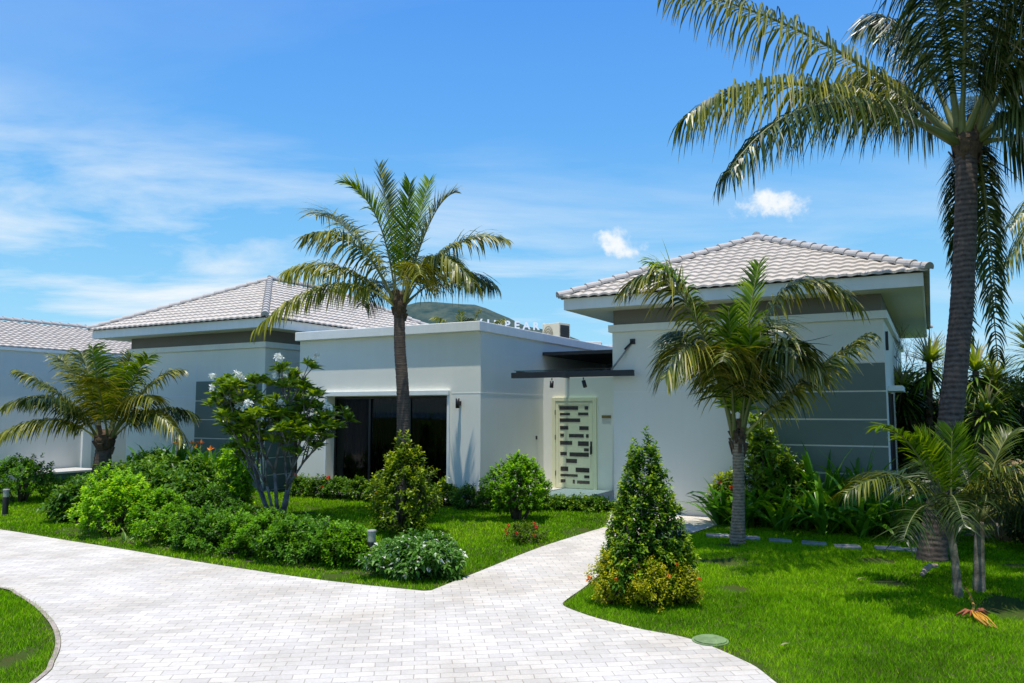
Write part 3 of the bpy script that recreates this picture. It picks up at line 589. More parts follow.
b_ = MB(); b_.box(0.64,2.90,0.385,3.15,2.964,2.976); b_.build('glass_sheet', M['canopyglass'], cn_)
b_ = MB(); b_.box(2.83,2.88,3.09,3.14,2.98,3.50); b_.build('post', M['steel'], cn_)
b_ = MB(); b_.tube([(3.38,0.545,3.53),(2.96,0.36,2.93)], [0.02,0.02], 8); b_.build('tie_rod', M['flag'], cn_)
b_ = MB(); b_.box(3.32,3.43,0.515,0.548,3.47,3.58); b_.tube([(3.38,0.53,3.53),(3.22,0.46,3.36)], [0.022,0.02], 8); b_.build('rod_bracket', M['black'], cn_)
for u in (1.60, 2.34):
    b_ = MB(); b_.tube([(u,0.33,2.79),(u,0.33,2.74)], [0.012,0.012], 8); b_.tube([(u,0.33,2.72),(u+(0.05 if u > 2 else 0),0.31,2.58)], [0.042,0.042], 12); b_.build('spotlight', M['black'], villa)
vb('step', [(0.002,2.90,0.95,3.158,0.0,0.10)], M['darkstone'])
vb('doorstep_slab', [(0.002,2.95,0.88,3.10,0.10,0.145)], M['stone'], bevel=0.006)
for u in (-0.53, -4.85):
    b_ = MB(); b_.tube([(u,-0.115,2.14),(u,-0.115,2.36)], [0.045,0.045], 16); lmp = b_.build('wall_lamp', M['black'], villa)
    b_ = MB(); b_.box(u-0.03,u+0.03,-0.07,-0.001,2.20,2.30); b_.build('bracket', M['black'], lmp)

# hipped pavilions
def tile_face(mb, P0, eu, ev, L, w, z0, pitch, cd=0.25, tw=0.225, A=0.030):
    """eave starts at P0 and runs along eu; the slope rises along ev; hips at 45 degrees on both ends"""
    P0 = Vector(P0); eu = Vector(eu); ev = Vector(ev); nrow = max(1, round(w/cd)); dt = w/nrow; ns = int(L/0.045)+1
    ss = [L*i/ns for i in range(ns+1)]
    def pt(s, t, lift):
        s2 = min(max(s, t), L-t) if L-t > t else L/2
        ph = (s/tw) % 1.0; wv = A*(1-abs(2*ph-1)**2.2)
        return P0 + eu*s2 + ev*t + Vector((0, 0, z0 + t*pitch + wv + lift))
    for i in range(nrow):
        t0 = i*dt - (0.03 if i == 0 else 0); t1 = (i+1)*dt
        row = []
        jit = random.uniform(-0.004, 0.004)
        for s in ss: row.append((pt(s, t0, 0.008), pt(s, t0, 0.050+jit), pt(s, t1, 0.012)))
        for k in range(ns):
            s0 = ss[k]; s1 = ss[k+1]
            if s1 < t0-0.05 or s0 > L-t0+0.05: continue
            a, b = row[k], row[k+1]; o = len(mb.v); mb.v += [tuple(a[0]), tuple(b[0]), tuple(b[1]), tuple(a[1]), tuple(b[2]), tuple(a[2])]
            mb.f += [(o, o+1, o+2, o+3), (o+3, o+2, o+4, o+5)]; mb.m += [0, 0]; mb.sm += [False, False]
def ridge_caps(roof, a, b, step=0.33, r=0.088):
    a = Vector(a); b = Vector(b); d = b-a; L = d.length; d.normalize(); nseg = max(1, round(L/step)); st = L/nseg
    side = d.cross(Vector((0,0,1))).normalized(); up = side.cross(d); mb = MB()
    for i in range(nseg):
        p0 = a+d*st*i-d*0.03; p1 = a+d*st*(i+1); vs = []
        for p, rr, lf in ((p0, r*1.12, 0.02), (p1, r*0.95, 0.0)):
            for k in range(9): an = math.pi*(k/8)*1.15-0.075*math.pi; vs.append(p + side*math.cos(an)*rr + up*(math.sin(an)*rr*0.95+lf))
        mb.add(vs, [(k, k+1, 9+k+1, 9+k) for k in range(8)] + [tuple(range(8, -1, -1)), tuple(range(9, 18))], 0)
    return mb.build('ridge_tiles', M['ridge'], roof)
def hip_roof(root, u0, u1, v0, v1, ze, pitch, name='roof'):
    w = (u1-u0)/2; mb = MB(); e = Vector
    tile_face(mb, (u0,v0,0), (1,0,0), (0,1,0), u1-u0, w, ze, pitch)
    tile_face(mb, (u1,v0,0), (0,1,0), (-1,0,0), v1-v0, w, ze, pitch)
    tile_face(mb, (u1,v1,0), (-1,0,0), (0,-1,0), u1-u0, w, ze, pitch)
    tile_face(mb, (u0,v1,0), (0,-1,0), (1,0,0), v1-v0, w, ze, pitch)
    rf = mb.build(name, M['tile'], root); za = ze+w*pitch; uc = (u0+u1)/2; q = 0.05
    for a, b in (((u0,v0),(uc,v0+w)), ((u1,v0),(uc,v0+w)), ((u0,v1),(uc,v1-w)), ((u1,v1),(uc,v1-w))):
        ridge_caps(rf, (a[0],a[1],ze+q), (b[0],b[1],za+q))
    if v1-v0 > 2*w+0.3: ridge_caps(rf, (uc,v0+w,za+q+.03), (uc,v1-w,za+q+.03))
    return rf
def eaves(root, u0, u1, v0, v1, zs, zt):
    i = 0.07; mb = MB(); t = 0.03
    mb.box(u0+i, u1-i, v0+i, v0+i+t, zs, zt); mb.box(u1-i-t, u1-i, v0+i+t, v1-i, zs, zt)
    mb.box(u0+i, u0+i+t, v0+i+t, v1-i, zs, zt); mb.box(u0+i+t, u1-i-t, v1-i-t, v1-i, zs, zt); mb.build('fascia', M['trim'], root)
    mb = MB(); mb.box(u0+i+t, u1-i-t, v0+i+t, v1-i-t, zs+0.015, zs+0.035); mb.build('soffit', M['soffit'], root)
def pavilion(u0, u1, v0, v1, ov, ze, pitch):
    """white wall, cornice ledge, taupe band, soffit, fascia, tiles"""
    vb('wall', [(u0,u1,v0,v1,0,3.74)], M['wall'])
    vb('cornice', [(u0-0.07,u1+0.07,v0-0.07,v1+0.07,3.74,3.89)], M['trim'], bevel=0.008)
    vb('taupe_band', [(u0+0.02,u1-0.02,v0+0.02,v1-0.02,3.89,4.205)], M['band'])
    e = (u0-ov[0], u1+ov[1], v0-ov[2], v1+ov[3])
    eaves(villa, *e, 4.19, 4.42); hip_roof(villa, *e, ze, pitch)
pavilion(2.92, 8.11, 0.55, 9.8, (0.88,0.74,0.76,0.76), 4.42, 0.458)
pavilion(-12.05, -6.52, -0.10, 8.6, (0.85,0.74,0.76,0.9), 4.42, 0.482)
# slate cladding boards with pale gaps
def boards(u0, u1, v, zs, ret=0.0):
    for a, b in zip(zs[:-1], zs[1:]):
        vb('cladding_panel', [(u0, u1, v-0.012, v-0.0015, a+0.014, b-0.014)], M['panel'])
boards(5.72, 8.106, 0.55, [0.02,0.46,0.95,1.45,1.93,2.44,2.96])
boards(-9.12, -6.6, -0.10, [0.02,0.40,0.85,1.33,1.84,2.35,2.90])
for a_, b_z in zip([0.02,0.40,0.85,1.33,1.84,2.35], [0.40,0.85,1.33,1.84,2.35,2.90]):
    vb('cladding_panel', [(-6.5185, -6.508, -0.04, 2.2, a_+0.014, b_z-0.014)], M['panel'])
b_ = MB(); b_.tube([(-5.52,0.12,0.0),(-5.52,0.12,3.2)], [0.055,0.055], 12); b_.build('gap_shade_strip', M['steel'], villa)  # added dark tube, stands in for the shade between pavilion and flat wing
vb('panel_edge', [(5.70,8.10,0.535,0.5485,2.962,2.985)], M['trim'])
vb('groove_line', [(2.95,5.68,0.546,0.5497,2.47,2.488)], M['trim']); vb('groove_line', [(-11.65,-9.2,-0.1035,-0.1003,2.47,2.488)], M['trim']); vb('groove_line', [(-9.15,-9.13,-0.1035,-0.1003,0.1,3.7)], M['trim'])
vb('window_hood', [(8.111,8.36,1.1,2.5,2.45,2.55)], M['trim'], bevel=0.006)
sw = vb('window', [(8.111,8.15,1.2,1.26,0.9,2.42), (8.111,8.15,2.34,2.4,0.9,2.42), (8.111,8.15,1.26,2.34,0.9,0.96)], M['black']); vb('pane', [(8.112,8.13,1.26,2.34,0.96,2.42)], M['doorglass'], sw)
for z in (3.2,): vb('downpipe_bracket', [(8.112,8.16,1.0,1.06,z,z+0.35)], M['black'])

# ------------------------------------------------------------------ neighbour behind the boundary wall
bw = thing('boundary_wall', 'long pale painted garden wall at the far left edge with end pier', 'wall', O, -TH)
vb('wall_panel', [(-15.35,-15.06,-14,0.45,0,3.86)], M['wallfar'], bw); vb('coping', [(-15.39,-15.01,-14,0.40,3.86,3.95)], M['trim'], bw)
vb('end_pier', [(-15.39,-14.98,0.45,0.75,0,3.93)], M['trim'], bw)
vb('wall_panel', [(-15.30,-15.12,0.75,9,0,3.86)], M['wallfar'], bw); vb('coping', [(-15.39,-15.06,0.75,9,3.86,3.95)], M['trim'], bw)
nb = thing('neighbour_house', 'house behind the far left wall showing only its grey tiled roof', 'house', O, -TH)
vb('wall', [(-22.2,-16.2,-16,6.0,0,3.9)], M['wallfar'], nb)
hip_roof(nb, -22.8, -15.55, -17, 7.0, 3.98, 0.315)
vb('gutter', [(-15.58,-15.45,-17,7.0,3.93,3.99)], M['steel'], nb)
pl = thing('low_plinth', 'low pale capped plinth at the foot of the far left wall', 'plinth', O, -TH)
vb('plinth_body', [(-14.96,-13.75,-1.4,0.2,0,0.24)], M['darkstone'], pl); vb('capstone', [(-14.97,-13.70,-1.45,0.25,0.24,0.30)], M['stone'], pl, bevel=0.005)

# ------------------------------------------------------------------ air conditioners on the flat roof
def ac_unit(u, v, label, body, big=True, rz=0.0):
    loc = W(u, v, 3.70); t = thing('air_conditioner', label, 'air conditioner', loc, -TH+rz, 'outdoor air conditioner units on the flat roof')
    h = 0.62 if big else 0.45; z0 = 0.12; w = 0.82; d = 0.32
    mb = MB(); mb.box(-w/2,w/2,-d/2,d/2,z0,z0+h); mb.build('casing', M[body], t, bevel=0.012)
    mb = MB(); mb.box(w/2,w/2+0.004,-d/2+.03,d/2-.03,z0+.05,z0+h-.05)
    for k in range(9): mb.box(w/2+0.004,w/2+0.014,-d/2+.03,d/2-.03,z0+.07+k*(h-.12)/9,z0+.09+k*(h-.12)/9)
    mb.build('side_grille', M['black'], t)
    mb = MB(); a = (-0.12, -d/2-0.008, z0+h/2)
    for r_ in (0.24, 0.18, 0.12, 0.06):
        pts = [(a[0]+r_*math.cos(q*math.pi/10)*(h/0.62), a[1], a[2]+r_*math.sin(q*math.pi/10)*(h/0.62)) for q in range(21)]; mb.tube(pts, [0.006]*21, 4, cap=False)
    mb.build('fan_guard', M['steel' if body == 'acgrey' else 'brass'], t)
    for s_ in (-1, 1):
        mb = MB(); mb.box(s_*0.28-0.03, s_*0.28+0.03, -d/2, d/2, 0, z0); mb.build('foot', M['steel'], t)
    return t
ac_unit(-1.0, 6.1, 'cream air conditioner box with dark side grille on the flat roof, nearest', 'acbody', rz=-R(15)).scale = (0.80, 1.6, 1.32)
ac_unit(-0.75, 8.0, 'low white roof air conditioner just beyond the cream one', 'acgrey', False, rz=R(20))
ac_unit(-0.75, 9.5, 'white roof air conditioner nearest to the right tiled roof', 'acgrey', False, rz=R(20))

# ------------------------------------------------------------------ palms
def coco(name, label, base, trunk, rads, crown, fr, k, leaf, tm='palmtrunk', group='coconut palms in the garden', wd=0.018, n=50, boots=True, r0=0.02, browntip=0.35, tint=0.35):
    """fr rows: (ctrl dx, ctrl dz, tip dx, tip dz, ctrl dy, tip dy, kind, vee, droop), lengths in units of k metres"""
    t = thing(name, label, 'palm tree', base, 0, group); palm_trunk(t, trunk, rads, M[tm]); cr = Vector(crown)
    if boots:
        mb = MB(); top = Vector(trunk[-1]); r = rads[-1]
        mb.tube([top-Vector((0,0,0.12)), top+Vector((0,0,0.1)), cr+Vector((0,0,0.10)), cr+Vector((0,0,0.32))], [r*0.95, r*1.2, r*1.25, r*0.4], 12, jag=0.22)
        for q in range(16):
            a = q*2.4; z = -0.18+0.03*q; d = Vector((math.cos(a), math.sin(a), 0)); p = cr+Vector((0,0,z))+d*r*0.9
            mb.bar(p-Vector((0,0,0.10)), p+d*r*random.uniform(0.3,0.8)+Vector((0,0,random.uniform(0.03,0.16))), 0.08*r/0.12, 0.02)
        mb.build('crown_fibre', M['fibre'], t)
    for f in fr:
        cx_, cz_, tx, tz, cy_, ty, kind, vee, droop = f
        a = Vector((tx, ty, 0)); a = a.normalized()*rads[-1]*0.6 if a.length > 0 else Vector((0,0,0))
        lf = leaf
        if kind == 'h': kind = 'd'; lf = leaf*0.48
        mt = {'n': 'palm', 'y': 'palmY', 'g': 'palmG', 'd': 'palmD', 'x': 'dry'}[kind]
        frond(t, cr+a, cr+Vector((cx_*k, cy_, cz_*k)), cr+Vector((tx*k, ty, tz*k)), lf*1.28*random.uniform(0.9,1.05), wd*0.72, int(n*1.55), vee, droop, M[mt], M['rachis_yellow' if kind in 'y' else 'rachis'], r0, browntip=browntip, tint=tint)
    return t
# centre palm, in front of the flat wing
coco('coconut_palm', 'slim curved coconut palm rising behind the bronze bush before the dark window', (-2.10, 15.04, 0),
     [(0,0,-0.05),(0.02,0,0.25),(0.0,0,1.2),(-0.02,0,2.4),(-0.09,0,3.3),(-0.11,0,4.02)], [0.18,0.14,0.128,0.122,0.112,0.106], (-0.11,0,4.12),
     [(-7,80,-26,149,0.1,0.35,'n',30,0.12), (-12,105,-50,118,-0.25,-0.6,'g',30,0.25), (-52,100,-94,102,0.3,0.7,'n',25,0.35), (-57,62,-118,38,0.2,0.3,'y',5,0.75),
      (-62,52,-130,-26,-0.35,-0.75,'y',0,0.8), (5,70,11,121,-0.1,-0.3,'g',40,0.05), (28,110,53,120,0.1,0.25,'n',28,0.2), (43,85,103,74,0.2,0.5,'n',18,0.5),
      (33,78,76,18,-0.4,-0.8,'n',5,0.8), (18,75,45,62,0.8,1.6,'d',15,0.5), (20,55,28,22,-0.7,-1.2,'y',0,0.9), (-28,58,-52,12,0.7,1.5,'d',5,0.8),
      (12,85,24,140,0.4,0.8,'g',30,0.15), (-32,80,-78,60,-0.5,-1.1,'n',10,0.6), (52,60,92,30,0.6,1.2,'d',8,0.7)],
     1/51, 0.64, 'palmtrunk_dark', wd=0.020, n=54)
# left palm
coco('coconut_palm', 'short coconut palm with a wide low crown beside the far left wall', (-9.95, 18.90, 0),
     [(0,0,-0.05),(-0.02,0,0.3),(0.02,0,0.8),(0.04,0,1.22)], [0.27,0.24,0.20,0.17], (0.05,0,1.32),
     [(-40,68,-88,36,-0.3,-0.6,'n',8,0.6), (-36,42,-82,8,-0.5,-1.0,'y',5,0.6), (-18,62,-40,93,0.2,0.5,'n',25,0.33), (-5,55,-10,95,-0.1,-0.3,'g',30,0.33), (9,60,17,90,0.2,0.3,'n',28,0.33),
      (37,72,63,74,0.3,0.6,'n',15,0.4), (37,60,62,42,-0.4,-0.7,'n',10,0.55), (45,62,92,4,-0.3,-0.7,'n',5,0.7), (-25,50,-66,70,-0.5,-1.0,'n',15,0.4), (10,60,24,62,-0.8,-1.6,'n',12,0.5),
      (-14,50,-38,42,-0.8,-1.6,'d',8,0.6), (30,50,62,28,0.9,1.6,'d',5,0.7), (-35,50,-70,30,0.8,1.5,'d',5,0.7), (0,70,0,85,0.6,1.3,'d',20,0.33), (24,66,45,86,-0.1,-0.2,'g',25,0.33),(-30,68,-62,88,0.3,0.4,'n',22,0.33)],
     1/42, 0.60, 'palmtrunk_dark', wd=0.022, n=52, r0=0.024)
# middle right palm
coco('coconut_palm', 'young coconut palm with pale ringed trunk in front of the slate panels', (3.58, 12.47, 0),
     [(0,0,-0.05),(0,0,0.12),(0.03,0,0.7),(0.04,0,1.3),(0.04,0,1.68)], [0.155,0.118,0.092,0.088,0.086], (0.04,0,1.64),
     [(-48,196,-106,140,-0.2,-0.4,'n',8,0.42), (24,206,104,124,-0.2,-0.5,'n',8,0.42), (48,48,122,98,-0.1,-0.1,'y',5,0.55), (-7,60,-14,118,-0.25,-0.5,'g',30,0.25), (10,95,34,172,0.2,0.5,'g',28,0.2),
      (-38,135,-76,56,-0.4,-0.7,'n',5,0.5), (-30,150,-70,172,0.2,0.5,'g',20,0.35), (4,60,4,96,-0.3,-0.6,'g',25,0.3), (30,140,62,60,-0.4,-0.8,'n',5,0.5), (-22,130,-44,100,0.6,1.3,'d',10,0.6), (24,140,62,110,0.6,1.2,'d',10,0.5), (-14,110,-30,70,-0.6,-1.1,'n',5,0.7), (16,110,34,74,-0.6,-1.2,'d',5,0.7)],
     1/59, 0.66, 'palmtrunk', wd=0.022, n=62, boots=True, r0=0.024, browntip=0.5)
# the tall palm at the right
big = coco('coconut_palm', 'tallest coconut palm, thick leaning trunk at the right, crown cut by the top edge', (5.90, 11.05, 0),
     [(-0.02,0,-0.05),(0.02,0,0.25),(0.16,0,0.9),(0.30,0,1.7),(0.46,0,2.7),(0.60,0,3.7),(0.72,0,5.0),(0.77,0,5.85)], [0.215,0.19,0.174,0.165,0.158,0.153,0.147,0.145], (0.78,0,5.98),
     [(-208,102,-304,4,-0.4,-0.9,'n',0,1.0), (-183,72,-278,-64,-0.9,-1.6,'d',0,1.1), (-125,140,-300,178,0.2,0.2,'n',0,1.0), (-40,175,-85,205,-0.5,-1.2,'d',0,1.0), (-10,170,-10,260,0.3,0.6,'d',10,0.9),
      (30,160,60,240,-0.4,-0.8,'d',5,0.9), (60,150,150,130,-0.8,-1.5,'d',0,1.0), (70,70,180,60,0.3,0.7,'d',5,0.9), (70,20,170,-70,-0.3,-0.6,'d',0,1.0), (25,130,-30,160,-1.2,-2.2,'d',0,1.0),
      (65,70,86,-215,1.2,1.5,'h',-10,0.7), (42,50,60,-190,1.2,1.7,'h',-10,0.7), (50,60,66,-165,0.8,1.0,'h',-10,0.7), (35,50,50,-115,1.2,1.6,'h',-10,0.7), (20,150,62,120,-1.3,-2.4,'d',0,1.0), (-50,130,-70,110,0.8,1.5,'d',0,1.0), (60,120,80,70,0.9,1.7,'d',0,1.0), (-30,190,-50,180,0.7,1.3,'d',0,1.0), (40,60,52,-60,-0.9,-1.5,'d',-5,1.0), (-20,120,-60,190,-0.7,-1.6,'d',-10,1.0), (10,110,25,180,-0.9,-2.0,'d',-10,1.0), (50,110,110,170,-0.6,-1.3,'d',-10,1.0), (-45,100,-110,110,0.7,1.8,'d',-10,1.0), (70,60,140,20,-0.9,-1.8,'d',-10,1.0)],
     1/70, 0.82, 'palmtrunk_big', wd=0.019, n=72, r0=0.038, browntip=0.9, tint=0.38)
coco('coconut_palm', 'coconut palm standing past the right edge, only its frond tips in the picture', (11.6, 14.2, 0),
     [(0,0,-0.05),(0.1,0,1.5),(0.15,0,3.5),(0.1,0,6.0)], [0.28,0.2,0.17,0.15], (0.1,0,6.1),
     [(-60,60,-150,-38,-0.3,-0.5,'n',0,0.9), (-70,40,-128,-70,0.2,0.3,'n',0,0.9), (-20,90,-40,120,0.2,0.3,'n',10,0.6), (60,70,140,20,0.2,0.3,'d',0,0.9), (30,90,60,120,-0.6,-1.4,'d',0,0.9), (0,70,10,40,-1.2,-2.6,'d',0,0.9), (20,80,30,40,1.4,2.8,'d',0,0.9)],
     1/55, 0.8, 'palmtrunk_dark', wd=0.02, n=46, r0=0.03)
# palm behind the flat roof
coco('coconut_palm', 'far palm whose upright yellow fronds peep over the flat roof', (-2.6, 42, 0),
     [(0,0,-0.05),(0,0,2.5),(0,0,4.6)], [0.25,0.2,0.18], (0,0,4.9),
     [(-20,60,-42,58,0,0,'y',10,0.5), (-3,45,-6,66,0.2,0.3,'y',15,0.3), (10,50,22,68,0,0,'y',15,0.4), (28,50,54,56,0,0.1,'y',10,0.5), (35,30,62,14,0.3,0.3,'n',0,0.8), (-30,30,-60,10,0.2,0.3,'n',0,0.8), (0,40,10,50,-1,-2,'d',0,0.7)],
     1/26, 0.7, 'palmtrunk_dark', wd=0.03, n=34, group='palms beyond the flat roof', r0=0.04, boots=False)
coco('coconut_palm', 'far palm with green tops behind the cream air conditioner', (1.6, 46, 0),
     [(0,0,-0.05),(0,0,2.5),(0,0,4.2)], [0.25,0.2,0.18], (0,0,4.4),
     [(-20,36,-42,26,0,0,'g',10,0.6), (-3,40,-12,46,0.2,0.3,'g',15,0.5), (10,40,20,48,0,0,'g',15,0.5), (28,36,44,30,0,0.1,'g',10,0.6), (0,40,10,50,-1,-2,'g',0,0.7)],
     1/26, 0.7, 'palmtrunk_dark', wd=0.035, n=34, group='palms beyond the flat roof', r0=0.04, boots=False)
# small feather palms, front right
def small_palm(label, base, h, trunk_r, fr, lean=0.0):
    return coco('feather_palm', label, base, [(0,0,-0.04),(lean*0.3,0,h*0.4),(lean,0,h)], [trunk_r*1.25,trunk_r,trunk_r*0.85], (lean,0,h), fr, 1/86, 0.38, 'smalltrunk', 'small feather palms on the right lawn', 0.013, 42, False, 0.012, 0.12, 0.30)
small_palm('small feather palm with thin trunk and bright green upright heart, front right', (5.02, 8.90, 0), 0.92, 0.043,
     [(-42,92,-78,84,-0.15,-0.3,'g',25,0.3), (-18,60,-40,72,-0.1,-0.2,'g',35,0.1), (-2,55,-22,76,0.05,0.1,'g',35,0.05), (10,60,12,80,0.1,0.1,'g',30,0.1), (-60,58,-112,22,-0.2,-0.3,'n',15,0.5),
      (-52,30,-84,-12,-0.5,-0.9,'d',10,0.6), (20,50,55,52,-0.3,-0.7,'n',20,0.4), (38,55,80,30,-0.3,-0.5,'n',12,0.5), (-20,50,-45,30,0.5,1.0,'d',12,0.5), (10,60,30,40,0.5,0.9,'d',12,0.5), (-22,45,-30,0,-0.5,-0.9,'d',8,0.7)], -0.06)
small_palm('small feather palm with thicker pale trunk, rightmost of the front pair', (5.42, 9.18, 0), 0.80, 0.058,
     [(30,75,78,22,-0.2,-0.4,'n',10,0.6), (22,70,48,88,0.1,0.2,'n',28,0.2), (-8,60,-20,92,0,0,'g',30,0.1), (40,70,85,52,0.2,0.4,'x',10,0.5), (40,40,60,-14,-0.5,-0.8,'d',8,0.7), (-20,45,-45,30,-0.6,-1.0,'d',10,0.6),
      (10,70,30,60,0.6,1.1,'d',15,0.5), (45,55,95,40,-0.1,-0.1,'n',10,0.5), (16,40,22,0,-0.6,-1.0,'d',8,0.7), (60,50,100,-4,0.2,0.3,'d',10,0.6)], 0.05)

# ------------------------------------------------------------------ shrubs
def shoots(n, shape, R_, H_, lump=0.18, seed=0, zmin=0.08):
    """shoot tips spread through an uneven volume; returns tips and outward directions"""
    r = np.random.default_rng(seed); ph = r.uniform(0, 6.28, 8)
    th = r.uniform(0, 2*np.pi, n); q = r.random(n); depth = 1 - 0.45*r.random(n)**2.2
    if shape == 'dome':
        zz = zmin + (1-zmin)*q**0.75; rad = np.sqrt(np.clip(1-(np.clip(zz-0.38, 0, 1)/0.62)**2, 0, 1))*(0.72+0.28*np.clip(zz/0.38, 0, 1))
    elif shape == 'cone':
        zz = zmin + (1-zmin)*(1-np.sqrt(1-q*0.985)); rad = (1-zz)**0.82*1.02+0.02
    elif shape == 'column':
        zz = zmin + (1-zmin)*q; rad = np.sin(np.pi*np.clip(zz*0.85+0.12, 0, 1))**0.6
    elif shape == 'flame':
        zz = zmin + (1-zmin)*q**0.85; rad = np.clip(1.15*np.sin(np.pi*np.clip(zz, 0, 1)**0.75*0.93+0.12), 0.05, 1)
    lm = 1 + lump*(np.sin(3*th+ph[0]+4*zz)+0.7*np.sin(5*th+ph[1]-6*zz)+0.6*np.sin(2*th+ph[2]+9*zz))
    top = 1 + lump*0.45*(np.sin(4*th+ph[3])+np.sin(7*th+ph[4]))*np.clip(zz, 0, 1)
    rr = rad*R_*lm*depth
    pos = np.stack([rr*np.cos(th), rr*np.sin(th), H_*zz*top*(0.85+0.15*depth)], 1)
    out = np.stack([np.cos(th)*rad, np.sin(th)*rad, 0.35+0.9*(zz-0.3)], 1)
    return pos, nrm(out), depth, zz
def shrub_meshes(name, t, shape, R_, H_, nsh, lpl, leaf, wr, mat, lump=0.18, seed=0, stems=14, stemmat='barkdark', spread=0.9, up=0.3, sl=0.10, tint=0.35, tipgain=0.35, droop=0.15, zmin=0.08, white=0.0):
    pos, out_, dep, zz = shoots(nsh, shape, R_, H_, lump, seed, zmin); r = np.random.default_rng(seed+1)
    axis = nrm(out_ + np.array([0, 0, up]) + r.normal(0, 0.25, (nsh, 3)))
    f = np.tile(np.arange(lpl)/max(1, lpl-1), nsh); ax = np.repeat(axis, lpl, 0); p = np.repeat(pos, lpl, 0)
    n_ = nsh*lpl; a = np.tile(np.arange(lpl)*2.4, nsh) + np.repeat(r.uniform(0, 6.28, nsh), lpl)
    e1 = nrm(np.cross(ax, np.array([0.3, 0.2, 1.0]))); e2 = np.cross(ax, e1)
    side = e1*np.cos(a)[:, None] + e2*np.sin(a)[:, None]
    d = ax*(0.25+0.9*f[:, None]**2) + side*spread + r.normal(0, 0.12, (n_, 3))
    p = p - ax*(sl*(1-f))[:, None]; p[:, 2] = np.maximum(p[:, 2], 0.02)
    L_ = leaf*(1-0.35*f)*(0.75+0.5*r.random(n_))
    ti = tint + tipgain*(f-0.4) + np.repeat(r.normal(0, 0.10, nsh), lpl) + r.normal(0, 0.07, n_) - 0.85*(1-np.repeat(dep, lpl)) + 0.10*(np.repeat(zz, lpl)-0.5)  # inner leaves get a darker tint: shade painted into the shrub's depth
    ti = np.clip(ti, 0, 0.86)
    if white > 0: ti = np.where(r.random(n_) < white, 1.0, ti)
    mb = MB()
    for i in r.choice(nsh, min(stems, nsh), replace=False):
        q = Vector(pos[i]); b = Vector((q.x*0.12+r.normal(0, 0.02), q.y*0.12+r.normal(0, 0.02), -0.02)); m_ = Vector((q.x*0.45, q.y*0.45, q.z*0.55))
        mb.tube([b, m_, q], [0.014*(H_+0.3), 0.009*(H_+0.3), 0.003], 5)
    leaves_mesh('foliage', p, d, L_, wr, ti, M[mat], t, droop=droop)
    mb.build('stems', M[stemmat], t)
    return pos, axis
def bloom(t, pts, r_, mat, name='flower', petals=7, k=6):
    """clusters of small petals"""
    for p in pts:
        m_ = petals*k; d = nrm(RNG.normal(size=(m_, 3)) + np.array([0, 0, 0.6])); q = np.array(p)[None] + d*r_*0.45
        leaves_mesh(name, q, d+RNG.normal(0, 0.5, (m_, 3)), np.full(m_, r_*0.8)*(0.8+0.4*RNG.random(m_)), 0.42, np.full(m_, 0.5), mat, t, droop=0.0)
def shrub(name, label, loc, shape, R_, H_, nsh, lpl, leaf, wr, mat, group=None, flowers=None, cat='shrub', **kw):
    t = thing(name, label, cat, loc, 0, group); pos, ax = shrub_meshes(name, t, shape, R_, H_, nsh, lpl, leaf, wr, mat, **kw)
    if flowers:
        cnt, fr_, fm = flowers; ok = [i for i in range(len(pos)) if pos[i][1] < R_*0.25 and pos[i][2] > H_*0.35 and np.hypot(*pos[i][:2]) > R_*0.35]
        random.shuffle(ok)
        bloom(t, [tuple(pos[i]+ax[i]*leaf*0.6) for i in ok[:cnt]], fr_, M[fm])
    return t
# cone-shaped shrub by the path and the golden shrub at its foot
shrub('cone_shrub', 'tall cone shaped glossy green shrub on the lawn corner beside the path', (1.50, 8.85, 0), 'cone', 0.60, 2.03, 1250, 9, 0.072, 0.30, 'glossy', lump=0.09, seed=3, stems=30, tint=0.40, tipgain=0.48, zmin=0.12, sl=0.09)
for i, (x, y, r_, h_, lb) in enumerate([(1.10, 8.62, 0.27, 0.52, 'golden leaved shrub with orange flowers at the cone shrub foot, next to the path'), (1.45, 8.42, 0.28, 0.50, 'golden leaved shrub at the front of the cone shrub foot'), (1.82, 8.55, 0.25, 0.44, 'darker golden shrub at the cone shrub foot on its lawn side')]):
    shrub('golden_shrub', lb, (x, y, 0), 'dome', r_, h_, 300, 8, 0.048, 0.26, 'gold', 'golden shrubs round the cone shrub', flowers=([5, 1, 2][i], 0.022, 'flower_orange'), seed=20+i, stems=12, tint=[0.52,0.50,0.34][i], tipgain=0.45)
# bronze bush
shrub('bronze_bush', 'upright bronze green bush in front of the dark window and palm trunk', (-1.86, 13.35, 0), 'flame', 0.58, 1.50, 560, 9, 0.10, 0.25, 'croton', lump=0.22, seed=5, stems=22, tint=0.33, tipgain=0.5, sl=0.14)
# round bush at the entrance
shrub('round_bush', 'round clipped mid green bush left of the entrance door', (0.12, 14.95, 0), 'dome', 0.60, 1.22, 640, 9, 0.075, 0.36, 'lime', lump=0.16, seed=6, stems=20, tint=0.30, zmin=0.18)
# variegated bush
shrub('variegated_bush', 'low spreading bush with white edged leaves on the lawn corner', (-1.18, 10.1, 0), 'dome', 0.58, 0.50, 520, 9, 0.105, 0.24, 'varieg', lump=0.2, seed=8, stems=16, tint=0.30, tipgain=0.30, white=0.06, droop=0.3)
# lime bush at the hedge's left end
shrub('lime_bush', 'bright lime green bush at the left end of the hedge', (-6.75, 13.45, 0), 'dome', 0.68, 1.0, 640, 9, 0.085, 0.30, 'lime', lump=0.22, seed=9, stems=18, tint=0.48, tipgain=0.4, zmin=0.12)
shrub('lime_bush', 'smaller lime bush touching the right side of the brightest one', (-5.95, 13.25, 0), 'dome', 0.50, 0.72, 420, 9, 0.08, 0.30, 'lime', lump=0.2, seed=10, stems=14, tint=0.28, zmin=0.1)
